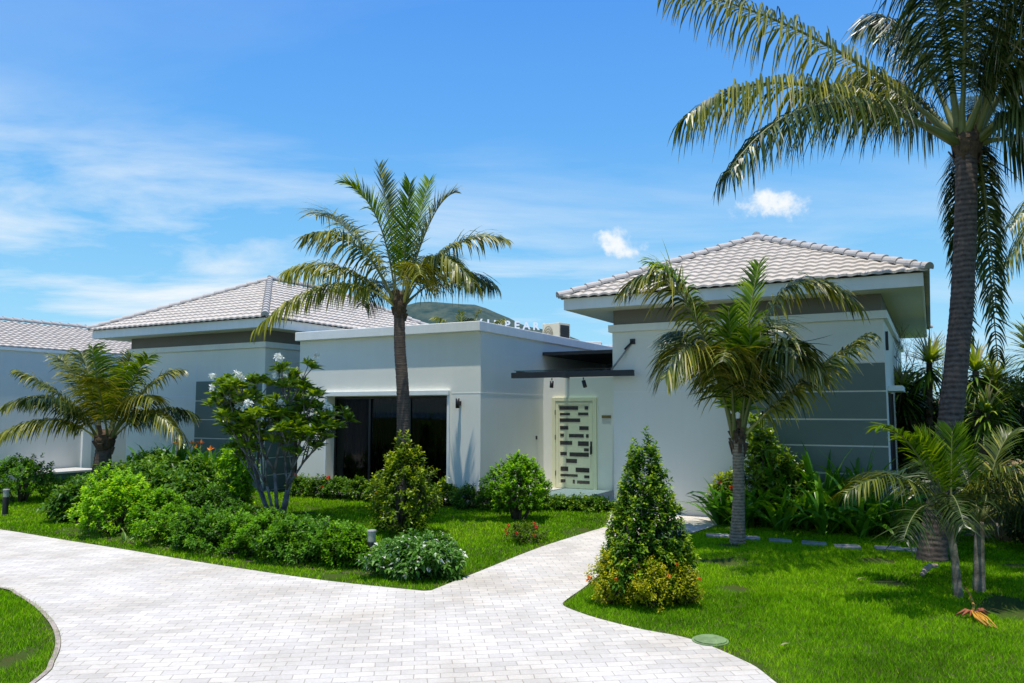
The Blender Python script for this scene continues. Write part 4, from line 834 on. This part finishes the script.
# hedge row
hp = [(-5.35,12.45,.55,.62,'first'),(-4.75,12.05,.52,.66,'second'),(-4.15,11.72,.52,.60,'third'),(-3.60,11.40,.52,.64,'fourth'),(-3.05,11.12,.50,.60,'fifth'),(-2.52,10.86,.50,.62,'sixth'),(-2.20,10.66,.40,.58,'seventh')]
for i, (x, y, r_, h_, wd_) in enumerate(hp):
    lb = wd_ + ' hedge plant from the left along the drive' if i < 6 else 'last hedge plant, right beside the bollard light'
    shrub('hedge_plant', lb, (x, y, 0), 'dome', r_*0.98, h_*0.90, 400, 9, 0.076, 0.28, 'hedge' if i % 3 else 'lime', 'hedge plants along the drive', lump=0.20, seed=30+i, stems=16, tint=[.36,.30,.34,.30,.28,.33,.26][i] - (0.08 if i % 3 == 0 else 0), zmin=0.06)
for i, (x, y, r_, h_, lb) in enumerate([(-4.6,13.0,.55,.62,'behind the second hedge plant'),(-3.85,12.6,.5,.55,'behind the third hedge plant'),(-3.2,12.2,.5,.50,'under the frangipani stems'),(-5.5,14.3,.6,.85,'left of the yellow green sapling')]):
    shrub('filler_shrub', 'dark leafy shrub ' + lb, (x, y, 0), 'dome', r_*0.9, h_*0.85, 340, 8, 0.08, 0.27, 'hedge', 'leafy shrubs behind the hedge', lump=0.2, seed=50+i, stems=12, tint=0.20)
# far left shrubs
shrub('round_bush', 'round green bush at the left edge behind a bollard light', (-11.25, 17.9, 0), 'dome', 0.75, 1.0, 520, 9, 0.085, 0.28, 'hedge', lump=0.2, seed=61, stems=16, tint=0.30, zmin=0.2)
shrub('low_shrub', 'low dark shrub beside the leftmost bush', (-10.3, 18.2, 0), 'dome', 0.42, 0.55, 260, 8, 0.07, 0.27, 'hedge', seed=62, tint=0.2)
shrub('low_shrub', 'low shrub in front of the pale plinth', (-10.0, 18.9, 0), 'dome', 0.40, 0.60, 260, 8, 0.07, 0.27, 'croton', seed=63, tint=0.25)
shrub('round_bush', 'dense green bush just right of the short left palm trunk', (-9.15, 19.8, 0), 'dome', 0.72, 1.05, 520, 9, 0.09, 0.34, 'lime', lump=0.15, seed=64, tint=0.28)
shrub('low_shrub', 'low bush under the short left palm', (-9.3, 17.6, 0), 'dome', 0.65, 0.70, 420, 8, 0.08, 0.3, 'hedge', seed=65, tint=0.28)
# yellow green sapling
shrub('sapling', 'narrow yellow green sapling with large leaves left of the frangipani', (-5.68, 16.3, 0), 'column', 0.36, 1.72, 210, 8, 0.14, 0.30, 'lime', lump=0.25, seed=70, stems=8, tint=0.52, tipgain=0.3, sl=0.16, zmin=0.1)
# pale-leaved gingers before the left pavilion
gp = [(-8.2,16.2,.60,.95),(-7.4,15.7,.62,1.05),(-6.7,15.3,.6,.95),(-7.6,16.9,.65,1.15),(-6.7,16.6,.6,1.1),(-8.3,15.0,.5,.75),(-6.1,14.8,.5,.85)]
for i, (x, y, r_, h_) in enumerate(gp):
    shrub('ginger_plant', ['leafy ginger plant left of the orange flowers','leafy ginger plant in the middle of its clump','leafy ginger plant nearest the yellow sapling','tall leafy ginger plant below the orange flowers','ginger plant between the flowers and sapling','lowest ginger plant near the lime bush','ginger plant directly behind the hedge'][i], (x, y, 0), 'dome', r_, h_, 170, 8, 0.21, 0.20, 'ginger', 'ginger plants before the left pavilion', lump=0.2, seed=80+i, stems=14, stemmat='rachis', tint=0.32, tipgain=0.3, droop=0.35, sl=0.22)

def strap_plant(name, label, loc, nl, L_, w_, mat, group=None, spread=0.9, seed=0, cat='plant', tint=0.35, arch=1.0, hmin=0.5):
    """a clump of arching strap leaves from one base"""
    r = np.random.default_rng(seed); t = thing(name, label, cat, loc, 0, group); K = 7
    a = r.uniform(0, 6.283, nl); el = np.clip(r.uniform(hmin, 1.5, nl), 0, 1.5); LL = L_*r.uniform(0.65, 1.1, nl)
    d = np.stack([np.cos(a)*np.cos(el)*spread, np.sin(a)*np.cos(el)*spread, np.sin(el)], 1); d = nrm(d); hor = np.stack([np.cos(a), np.sin(a), np.zeros(nl)], 1)
    side = np.stack([-np.sin(a), np.cos(a), np.zeros(nl)], 1); side = nrm(side + r.normal(0, 0.35, (nl, 3)))
    p = hor*0.04 + r.normal(0, 0.05, (nl, 3))*np.array([1, 1, 0]); P = np.empty((nl, K, 3)); Wv = np.empty((nl, K, 3)); T = np.empty((nl, K))
    prof = [0.45, 0.75, 1.0, 1.0, 0.8, 0.5, 0.04]; t0 = np.clip(tint+r.normal(0, 0.15, nl), 0, 0.8); br = (0.10+0.25*r.random(nl))*arch
    for k in range(K):
        P[:, k] = p; Wv[:, k] = side*w_*prof[k]; T[:, k] = t0+0.06*k/K
        p = p + d*(LL/(K-1))[:, None]; d = nrm(d + (hor*0.6-np.array([0, 0, 1.0]))*(br*(0.4+0.35*k))[:, None])
    P[:, :, 2] = np.maximum(P[:, :, 2], 0.01)
    strips_mesh('leaves', P, Wv, T, M[mat], t); return t
# heliconias with orange flowers
for i, (u, v) in enumerate([(-9.7,-1.0),(-9.0,-0.8),(-8.4,-1.0),(-7.9,-0.8),(-7.3,-1.0)]):
    t = strap_plant('heliconia', ['leftmost heliconia by the left pavilion wall','heliconia with one orange bract, second from left','middle heliconia against the slate panels','heliconia with orange bracts, fourth from left','rightmost heliconia near the frangipani'][i], W(u, v), 26, 1.45, 0.055, 'strap', 'heliconias before the left pavilion', 0.6, 90+i, tint=0.30, arch=0.6, hmin=0.8)
    for q in range([0,2,2,2,1][i]):
        x = random.uniform(-0.25, 0.25); z = random.uniform(1.05, 1.3); mb = MB()
        mb.tube([(x*0.3,0,0.1),(x,-0.1,z)], [0.008,0.006], 5)
        mb.build('flower_stalk', M['rachis'], t)
        dd = np.array([[1,0,.5],[-1,0,.45],[1,0,1.0],[-1,0,1.0],[0.1,0,1.4],[.6,-.6,.3]]); leaves_mesh('flower', np.tile([[x,-0.1,z]], (6,1)) + RNG.normal(0,.01,(6,3)), dd, np.array([.15,.14,.13,.12,.14,.1]), 0.22, np.full(6,.5), M['flower_orange'], t, droop=0)
# lilies along the right wall
sp = [(5.35,-.30),(5.75,-.55),(6.1,-.20),(6.45,-.60),(6.8,-.25),(7.1,-.62),(7.4,-.22),(7.7,-.60),(8.0,-.25),(8.3,-.6),(8.6,-.2),(6.3,.15),(7.0,.12),(7.65,.15),(8.9,-.5)]
nm = ['leftmost strap leaved lily, beside the broad leaved shrub','second front lily from the left','third lily, half behind the second','fourth lily along the slate panels','fifth lily along the slate panels','sixth lily at the lawn edge','seventh lily, set back under the panels','eighth lily at the lawn edge','ninth lily near the wall corner','tenth lily at the villa corner','lily just past the villa corner','tallest lily against the left of the panels','tallest lily against the middle of the panels','tallest lily against the right of the panels','rightmost lily behind the small palms']
for i, (u, v) in enumerate(sp):
    tall = i in (11,12,13); strap_plant('lily_clump', nm[i], W(u, v), 38, 1.50 if tall else random.uniform(0.95,1.2), 0.047, 'strap', 'strap leaved lilies along the right wall', 0.85 if not tall else .55, 110+i, tint=random.uniform(0.38,0.58), arch=0.95 if not tall else 0.55, hmin=0.6 if not tall else 0.95)
# broad-leaved shrub left of the lilies
shrub('broadleaf_shrub', 'tall shrub of upright stems with broad glossy leaves beside the middle palm', (4.55, 14.35, 0), 'column', 0.42, 1.85, 170, 8, 0.17, 0.30, 'frangi', lump=0.3, seed=140, stems=10, tint=0.45, tipgain=0.3, sl=0.2)
shrub('broadleaf_shrub', 'shorter broad leaved shrub in front of the lilies', (4.95, 14.2, 0), 'column', 0.45, 1.25, 170, 8, 0.16, 0.30, 'frangi', lump=0.3, seed=141, stems=10, tint=0.35, tipgain=0.3, sl=0.2)
shrub('croton', 'small speckled croton with a red flower against the white wall', (4.05, 14.75, 0), 'dome', 0.34, 0.90, 90, 9, 0.15, 0.17, 'croton', flowers=(3, 0.04, 'flower_red'), lump=0.25, seed=142, stems=8, tint=0.4, sl=0.12, zmin=0.3)
# low border plants along the villa wall
bp = [(-4.9,-.35,1),(-4.3,-.40,0),(-3.7,-.42,2),(-3.1,-.38,0),(-2.5,-.42,1),(-1.9,-.40,2),(-1.3,-.45,0),(-.6,-.40,0),(0.0,-.55,0),(0.45,-.42,0),(0.95,-.1,0),(1.4,0.05,0),(1.8,0.2,0),(2.2,0.35,0),(2.6,0.42,0)]
nb_ = ['behind the frangipani stems','second from the frangipani, all green','with two red flowers, under the window','under the middle of the window','with one red flower, left of the bronze bush','with red flowers, half behind the bronze bush','behind the bronze bush','under the wall lamp','at the corner of the flat wing','left of the round bush','behind the round bush','right of the round bush','before the doorstep, left half','before the doorstep, right half','nearest the cone shrub before the doorstep']
for i, (u, v, fl) in enumerate(bp):
    shrub('border_plant', 'low leafy border plant ' + nb_[i], W(u, v), 'dome', 0.36, 0.50 if i < 9 else (0.42 if i < 12 else 0.30), 130, 8, 0.10, 0.27, 'glossy' if i % 2 else 'ginger', 'low border plants along the villa wall', flowers=(fl, 0.055, 'flower_red') if fl else None, seed=150+i, stems=8, tint=0.36, lump=0.2)
shrub('ixora', 'low flowering plant with small red blooms on the lawn by the path', (0.22, 12.55, 0), 'dome', 0.36, 0.33, 170, 8, 0.055, 0.25, 'croton', flowers=(8, 0.026, 'flower_red'), seed=170, tint=0.15)
t = strap_plant('lawn_tuft', 'small pale tuft of leaves in the lawn beneath the lime bush', (-6.15, 12.6, 0), 14, 0.28, 0.015, 'varieg', None, 1.0, 171, tint=0.6)

# ------------------------------------------------------------------ frangipani
fg = thing('frangipani_tree', 'frangipani tree with bare forked stems and white flowers before the left pavilion', 'tree', (-4.50, 14.9, 0))
mbt = MB(); tips = []
def fbranch(p, d, L_, r_, depth):
    p = Vector(p); d = Vector(d).normalized(); q = p + d*L_*0.5 + Vector((random.uniform(-.03,.03), random.uniform(-.03,.03), 0)); e = p + d*L_ + Vector((0, 0, 0.03))
    mbt.tube([p, q, e], [r_, r_*0.9, r_*0.82], 8, jag=0.06)
    if depth == 0: tips.append((e, d)); return
    if (depth == 1 and random.random() < 0.75) or (depth == 2 and random.random() < 0.75): tips.append((e, (d+Vector((random.uniform(-1,1),random.uniform(-1,1),0))).normalized()))
    nb2 = 3 if random.random() < 0.25 else 2; a0 = random.uniform(0, 6.28)
    for k in range(nb2):
        a = a0 + k*2*math.pi/nb2 + random.uniform(-.4, .4); sp_ = random.uniform(0.24, 0.46)
        nd = (d + Vector((math.cos(a)*sp_, math.sin(a)*sp_, random.uniform(-.05, .25)))).normalized()
        if nd.z < 0.2: nd.z = 0.3
        fbranch(e, nd, L_*random.uniform(0.66, 0.86), r_*0.72, depth-1)
for (a, b, L0, r0_, dp) in [((-0.05,0,0),(-0.42,0.1,1.0),0.80,0.036,4),((0.05,0.02,0),(-0.05,-.15,1.0),0.90,0.040,4),((0.10,0,0),(0.22,0.12,1.0),0.80,0.042,4),((0.12,0.04,0),(0.12,0.3,1.0),0.66,0.032,4),((0,0.06,0),(-0.2,-.3,1.0),0.68,0.030,4),((0.05,0,0),(0.34,-.25,1.0),0.62,0.028,4),((-0.03,0,0),(-0.5,-.1,1.0),0.58,0.026,3)]:
    fbranch(a, b, L0, r0_, dp)
mbt.build('trunk', M['bark'], fg)
pp, dd, ll, tt = [], [], [], []
for e, d in tips:
    m_ = random.randint(11, 17)
    for k in range(m_):
        a = k*2.4+random.uniform(0, .5); el = random.uniform(-0.15, 1.0); v_ = Vector((math.cos(a), math.sin(a), 0))*math.cos(el)+Vector((0, 0, 1))*math.sin(el)
        pp.append(tuple(e - d*random.uniform(0, .07))); dd.append(tuple(v_+d*0.35)); ll.append(random.uniform(0.18, 0.30)); tt.append(min(0.8, max(0, random.gauss(0.42, 0.16))))
leaves_mesh('foliage', np.array(pp), np.array(dd), np.array(ll), 0.19, np.array(tt), M['frangi'], fg, droop=0.2)
tops = [q for q in tips if q[0].z > 1.9 and q[0].y < 0.35]; random.shuffle(tops); cnt = 0
for e, d in tops:
    if cnt < 19:
        cnt += 1; c_ = np.array(e + d*0.12 + Vector((0, -0.08, 0.07))); fl = random.randint(3, 5); P_, D_ = [], []
        for q in range(fl):
            o_ = nrm(RNG.normal(size=3)+np.array([0, -.4, .7]))*0.06
            for w_ in range(5): a = w_*1.2566; P_.append(c_+o_); D_.append(np.array([math.cos(a), -0.35, math.sin(a)])*0.9+o_*3)
        leaves_mesh('flower', np.array(P_), np.array(D_), np.full(len(P_), 0.070), 0.52, np.full(len(P_), .5), M['flower_white'], fg, droop=0)

# ------------------------------------------------------------------ right background: screw pines, dark tree
def screwpine(label, base, heads, skirts=True, seed=0):
    t = thing('screw_pine', label, 'tree', base, 0, 'spiky leaved trees by the sea'); r = np.random.default_rng(seed); mb = MB()
    hs_ = [Vector(h[:3]) for h in heads]; fork = Vector((hs_[0].x*0.35, 0, min(h.z for h in hs_)*0.5))
    mb.tube([(0, 0, -0.05), fork*0.5+Vector((0.04, 0, 0)), fork], [0.12, 0.10, 0.09], 10, jag=0.08)
    for h in hs_: mb.tube([fork-Vector((0,0,.05)), (fork+h)/2+Vector((h.x-fork.x, h.y-fork.y, 0))*0.15, h], [0.08, 0.065, 0.06], 9, jag=0.08)
    mb.build('trunk', M['barkdark'], t)
    for h, hd in zip(hs_, heads):
        nl = 150; L0 = hd[3]; a = r.uniform(0, 6.283, nl); el = np.arcsin(r.uniform(-0.75, 1.0, nl)); K = 5
        d = np.stack([np.cos(a)*np.cos(el), np.sin(a)*np.cos(el), np.sin(el)], 1); hor = np.stack([np.cos(a), np.sin(a), np.zeros(nl)], 1); side = np.stack([-np.sin(a), np.cos(a), np.zeros(nl)], 1)
        p = np.tile(np.array(h), (nl, 1)) - np.array([0, 0, 1])*np.clip(0.4-el, 0, 1)[:, None]*0.22; P = np.empty((nl, K, 3)); Wv = np.empty((nl, K, 3)); T = np.empty((nl, K)); LL = L0*r.uniform(0.8, 1.1, nl)
        t0 = np.clip(0.45+0.35*el+r.normal(0, 0.12, nl), 0, 0.95)
        for k in range(K):
            P[:, k] = p; Wv[:, k] = side*0.027*[0.8, 1, 0.9, 0.6, 0.05][k]; T[:, k] = np.clip(t0+0.05*k, 0, 1)
            p = p + d*(LL/(K-1))[:, None]; d = nrm(d - np.array([0, 0, 1.0])*(0.10+0.10*k))
        strips_mesh('leaf_head', P, Wv, T, M['yucca'], t)
    return t
screwpine('spiky tree between the villa corner and the thick palm trunk', (9.05, 17.0, 0), [(0.15,0,3.15,0.85),(-0.35,0.3,2.55,0.75)], seed=1)
screwpine('spiky tree directly right of the thick palm trunk', (8.9, 14.9, 0), [(0.05,0,2.85,0.75),(0.10,-0.2,2.05,0.70),(0.5,0.3,2.4,0.7)], seed=2)
screwpine('spiky tree at the right edge with leaning dark trunk', (10.2, 14.6, 0), [(-0.25,0,3.15,0.95),(0.4,0.2,2.7,0.9)], seed=3)
screwpine('spiky tree with the thinnest trunk near the right edge', (9.5, 15.3, 0), [(0.05,0,2.65,0.75)], seed=4)
def leafy_tree(label, base, h, r_, mat, nsh, leaf, seed, name='leafy_tree', trunk=0.12, tint=0.3, group=None):
    t = thing(name, label, 'tree', base, 0, group); mb = MB(); rr = np.random.default_rng(seed)
    mb.tube([(0,0,-0.05),(0.05,0,h*0.3),(0,0,h*0.55)], [trunk, trunk*0.8, trunk*0.6], 8, jag=0.06)
    for k in range(7):
        a = k*0.9; mb.tube([(0,0,h*0.4),(math.cos(a)*r_*.4,math.sin(a)*r_*.4,h*.65),(math.cos(a)*r_*.8,math.sin(a)*r_*.8,h*rr.uniform(.7,.95))], [trunk*.5,trunk*.3,0.01], 5)
    mb.build('trunk', M['barkdark'], t)
    P_, D_ = [], []
    for c in range(16):
        a = rr.uniform(0, 6.28); q = rr.random()**.5*r_*0.75; cc = np.array([math.cos(a)*q, math.sin(a)*q, h*rr.uniform(0.30, 0.88)]); s_ = r_*rr.uniform(0.28, 0.5); m_ = nsh//16
        dv = nrm(rr.normal(size=(m_, 3))); P_.append(cc + dv*s_*(rr.random((m_, 1))**.4)); D_.append(dv+rr.normal(0, .6, (m_, 3))+np.array([0, 0, -.1]))
    P_ = np.concatenate(P_); D_ = np.concatenate(D_); n_ = len(P_)
    leaves_mesh('crown', P_, D_, leaf*(0.7+0.6*rr.random(n_)), 0.28, np.clip(tint+rr.normal(0, .15, n_)+0.15*(P_[:, 2]/h-.5), 0, .9), M[mat], t); return t
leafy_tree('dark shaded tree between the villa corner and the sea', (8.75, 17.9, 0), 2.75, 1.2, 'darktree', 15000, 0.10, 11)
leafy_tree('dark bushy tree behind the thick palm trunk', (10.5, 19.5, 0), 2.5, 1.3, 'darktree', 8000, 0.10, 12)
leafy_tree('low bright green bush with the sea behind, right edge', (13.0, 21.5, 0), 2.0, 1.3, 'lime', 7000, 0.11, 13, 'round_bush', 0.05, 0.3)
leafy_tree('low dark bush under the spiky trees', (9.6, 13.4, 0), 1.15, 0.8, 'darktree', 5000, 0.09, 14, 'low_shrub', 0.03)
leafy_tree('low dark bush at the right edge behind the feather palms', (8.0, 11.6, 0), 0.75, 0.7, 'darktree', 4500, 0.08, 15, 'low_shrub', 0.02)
shrub('orange_bush', 'bush with orange flowers seen between the spiky tree trunks', (10.9, 17.0, 0), 'dome', 0.7, 1.75, 300, 8, 0.12, 0.3, 'lime', flowers=(14, 0.07, 'flower_orange'), seed=180, tint=0.3)
strap_plant('dry_palm_clump', 'clump of pale dried palm leaves behind the feather palms', (7.9, 12.6, 0), 70, 1.15, 0.016, 'dry', None, 0.9, 181, tint=0.4, arch=1.2)
strap_plant('dry_palm_clump', 'green and tan low palm clump at the right edge', (8.5, 12.2, 0), 60, 1.05, 0.018, 'yucca', None, 0.9, 182, tint=0.6, arch=1.2)
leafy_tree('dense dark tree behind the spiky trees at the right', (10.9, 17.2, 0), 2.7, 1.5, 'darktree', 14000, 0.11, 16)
leafy_tree('bushy green tree left of the spiky trees behind the eave corner', (10.0, 21.0, 0), 3.2, 1.3, 'hedge', 9000, 0.12, 17, tint=0.12)
# bare twigs at the corner of the eave
bt = thing('bare_shrub', 'thin leafless twigs reaching up beside the right eave', 'shrub', (8.6, 17.6, 0)); mb = MB()
def twig(p, d, L_, r_, k):
    e = p + d*L_; mb.tube([p, (p+e)/2+Vector((random.uniform(-.02,.02),0,random.uniform(-.02,.02))), e], [r_, r_*.8, r_*.6], 4)
    if k > 0:
        for _ in range(3): twig(e, (d+Vector((random.uniform(-.7,.7), random.uniform(-.5,.5), random.uniform(-.3,.4)))).normalized(), L_*.68, r_*.6, k-1)
for q in range(4): twig(Vector((q*0.06,0,0)), Vector((random.uniform(-.1,.4),random.uniform(-.2,.2),1)).normalized(), 1.55, 0.022, 4)
mb.build('stems', M['barkdark'], bt)

# ------------------------------------------------------------------ small things on the ground
def bollard(label, loc):
    t = thing('bollard_light', label, 'garden light', loc, 0, 'bollard lights beside the drive')
    mb = MB(); mb.lathe((0,0,0), [(0.075,0),(0.075,0.015),(0.055,0.02),(0.055,0.36)], 20); mb.build('post', M['black'], t, bevel=0.002)
    mb = MB(); mb.lathe((0,0,0.361), [(0.050,0),(0.054,0.01),(0.054,0.12),(0.050,0.13)], 20); mb.build('diffuser', M['lampglass'], t)
    mb = MB(); mb.lathe((0,0,0.49), [(0.062,0),(0.064,0.01),(0.060,0.025),(0.02,0.032)], 20); mb.build('cap', M['flag'], t)
    return t
bollard('black bollard light with frosted top between the hedge and the variegated bush', (-1.86, 10.42, 0))
bollard('black bollard light at the left edge of the lawn', (-10.15, 15.7, 0))
st = [(2.88,13.42,.34,.24,'half shaded, closest to the middle palm'),(3.42,13.08,.36,.26,'second from the middle palm'),(3.86,12.82,.34,.26,'third from the middle palm'),(4.28,12.55,.34,.25,'in the deepest palm shade'),(4.72,12.30,.36,.26,'at the middle of its row'),(5.12,12.02,.36,.26,'fully sunlit, third from the thick palm'),(5.68,11.86,.38,.27,'sunlit pale, second from the thick palm'),(6.05,11.72,.36,.26,'bluish, touching the thick palm base')]
for i, (x, y, a, b, lb) in enumerate(st):
    mb = MB(); k_ = [(math.cos(q*math.pi/5)*a/2*random.uniform(.92,1.06)*(1.15 if q % 5 in (1,4) else 1), math.sin(q*math.pi/5)*b/2*random.uniform(.92,1.06)*1.1) for q in range(10)]
    k_ = [(-a/2,-b/2),(0,-b/2*1.05),(a/2,-b/2*.95),(a/2*1.04,0),(a/2*.97,b/2),(0,b/2*1.04),(-a/2,b/2*.97),(-a/2*1.03,0)]
    n8 = len(k_); mb.add([(p[0],p[1],0) for p in k_]+[(p[0],p[1],0.05) for p in k_], [tuple(range(n8,2*n8)), tuple(range(n8-1,-1,-1))]+[(q,(q+1)%n8,n8+(q+1)%n8,n8+q) for q in range(n8)])
    o = mb.build('stepping_stone', M['flag'], None, (x, y, -0.012), bevel=0.008); o.rotation_euler = (R(random.uniform(-1,1)), R(random.uniform(-1,1)), R(random.uniform(-22,-8)))
    tag(o, 'flat grey stepping stone in the lawn, ' + lb, 'stepping stone', 'stepping stones across the right lawn')
dc = thing('drain_cover', 'round green lid lying flush at the edge of the right lawn', 'drain cover', (1.80, 7.22, 0))
mb = MB(); mb.lathe((0,0,0.0), [(0.145,0),(0.145,0.03),(0.13,0.036)], 28); mb.build('lid', M['greenlid'], dc)
mb = MB(); mb.lathe((0,0,0.0), [(0.165,0),(0.165,0.02)], 28); mb.build('rim', M['greenlid'], dc)
mb = MB(); mb.tube([(0,0,0),(0.10,0.09,0.05),(0.22,0.20,0.07),(0.34,0.27,0.06)], [0.028,0.036,0.032,0.02], 10, jag=0.14); o = mb.build('log', M['wood'], None, (5.12, 9.86, 0.05))
tag(o, 'short weathered log lying on the grass by the thick palm', 'log')
fb = thing('fallen_flower_stalk', 'dry orange palm flower stalk with rusty husks dropped on the grass', 'flower stalk', (4.62, 7.95, 0)); mb = MB()
A_ = [(0.36,0.75,0.16),(0.27,0.50,0.14),(0.17,0.27,0.08),(0.06,0.10,0.05)]
mb.tube(A_, [0.010,0.012,0.014,0.013], 7)
for k in range(9):
    x = random.uniform(-.07,.05); mb.tube([(0.06,0.10,0.05),(0.04+x*.8,0.0,0.07+random.random()*.03),(x*1.2+.02,-0.10-random.random()*.08,0.06),(x*.7+random.uniform(-.02,.02),-0.22-random.random()*.16,0.03)], [0.005,0.006,0.008,0.003], 5, jag=.45)
mb.build('stalk', M['orange'], fb); mb = MB()
for k in range(7):
    a = random.uniform(-0.4, 1.0)+math.pi*(k % 2); L_ = random.uniform(.12,.22); mb.tube([(0.08,0.10,0.05),(0.08+math.cos(a)*L_*.5,0.10+math.sin(a)*L_*.3,0.075),(0.08+math.cos(a)*L_,0.10+math.sin(a)*L_*.6,0.03)], [0.012,0.02,0.003], 6, jag=.2)
mb.build('husks', M['rust'], fb)
# fallen leaves
for i, (x, y, lb) in enumerate([(1.45,9.9,'on the path left of the cone shrub'),(3.55,12.3,'in the palm shade'),(2.35,6.95,'near the green lid'),(4.2,9.6,'in the middle of the right lawn'),(-7.3,14.9,'on the left lawn')]):
    K_ = 5; P = np.array([[[x+0.03*k, y+0.012*k, 0.055+0.012*math.sin(k*0.9)] for k in range(K_)]]); Wv = np.array([[[0.008, -0.022*[.2,.9,1,.7,.05][k], 0.004] for k in range(K_)]])
    o = strips_mesh('fallen_leaf', P-np.array([x,y,0]), Wv, np.full((1, K_), .6), M['dry']); o.location = (x, y, 0); tag(o, 'small dry fallen leaf lying ' + lb, 'leaf', 'dry leaves fallen on the ground')
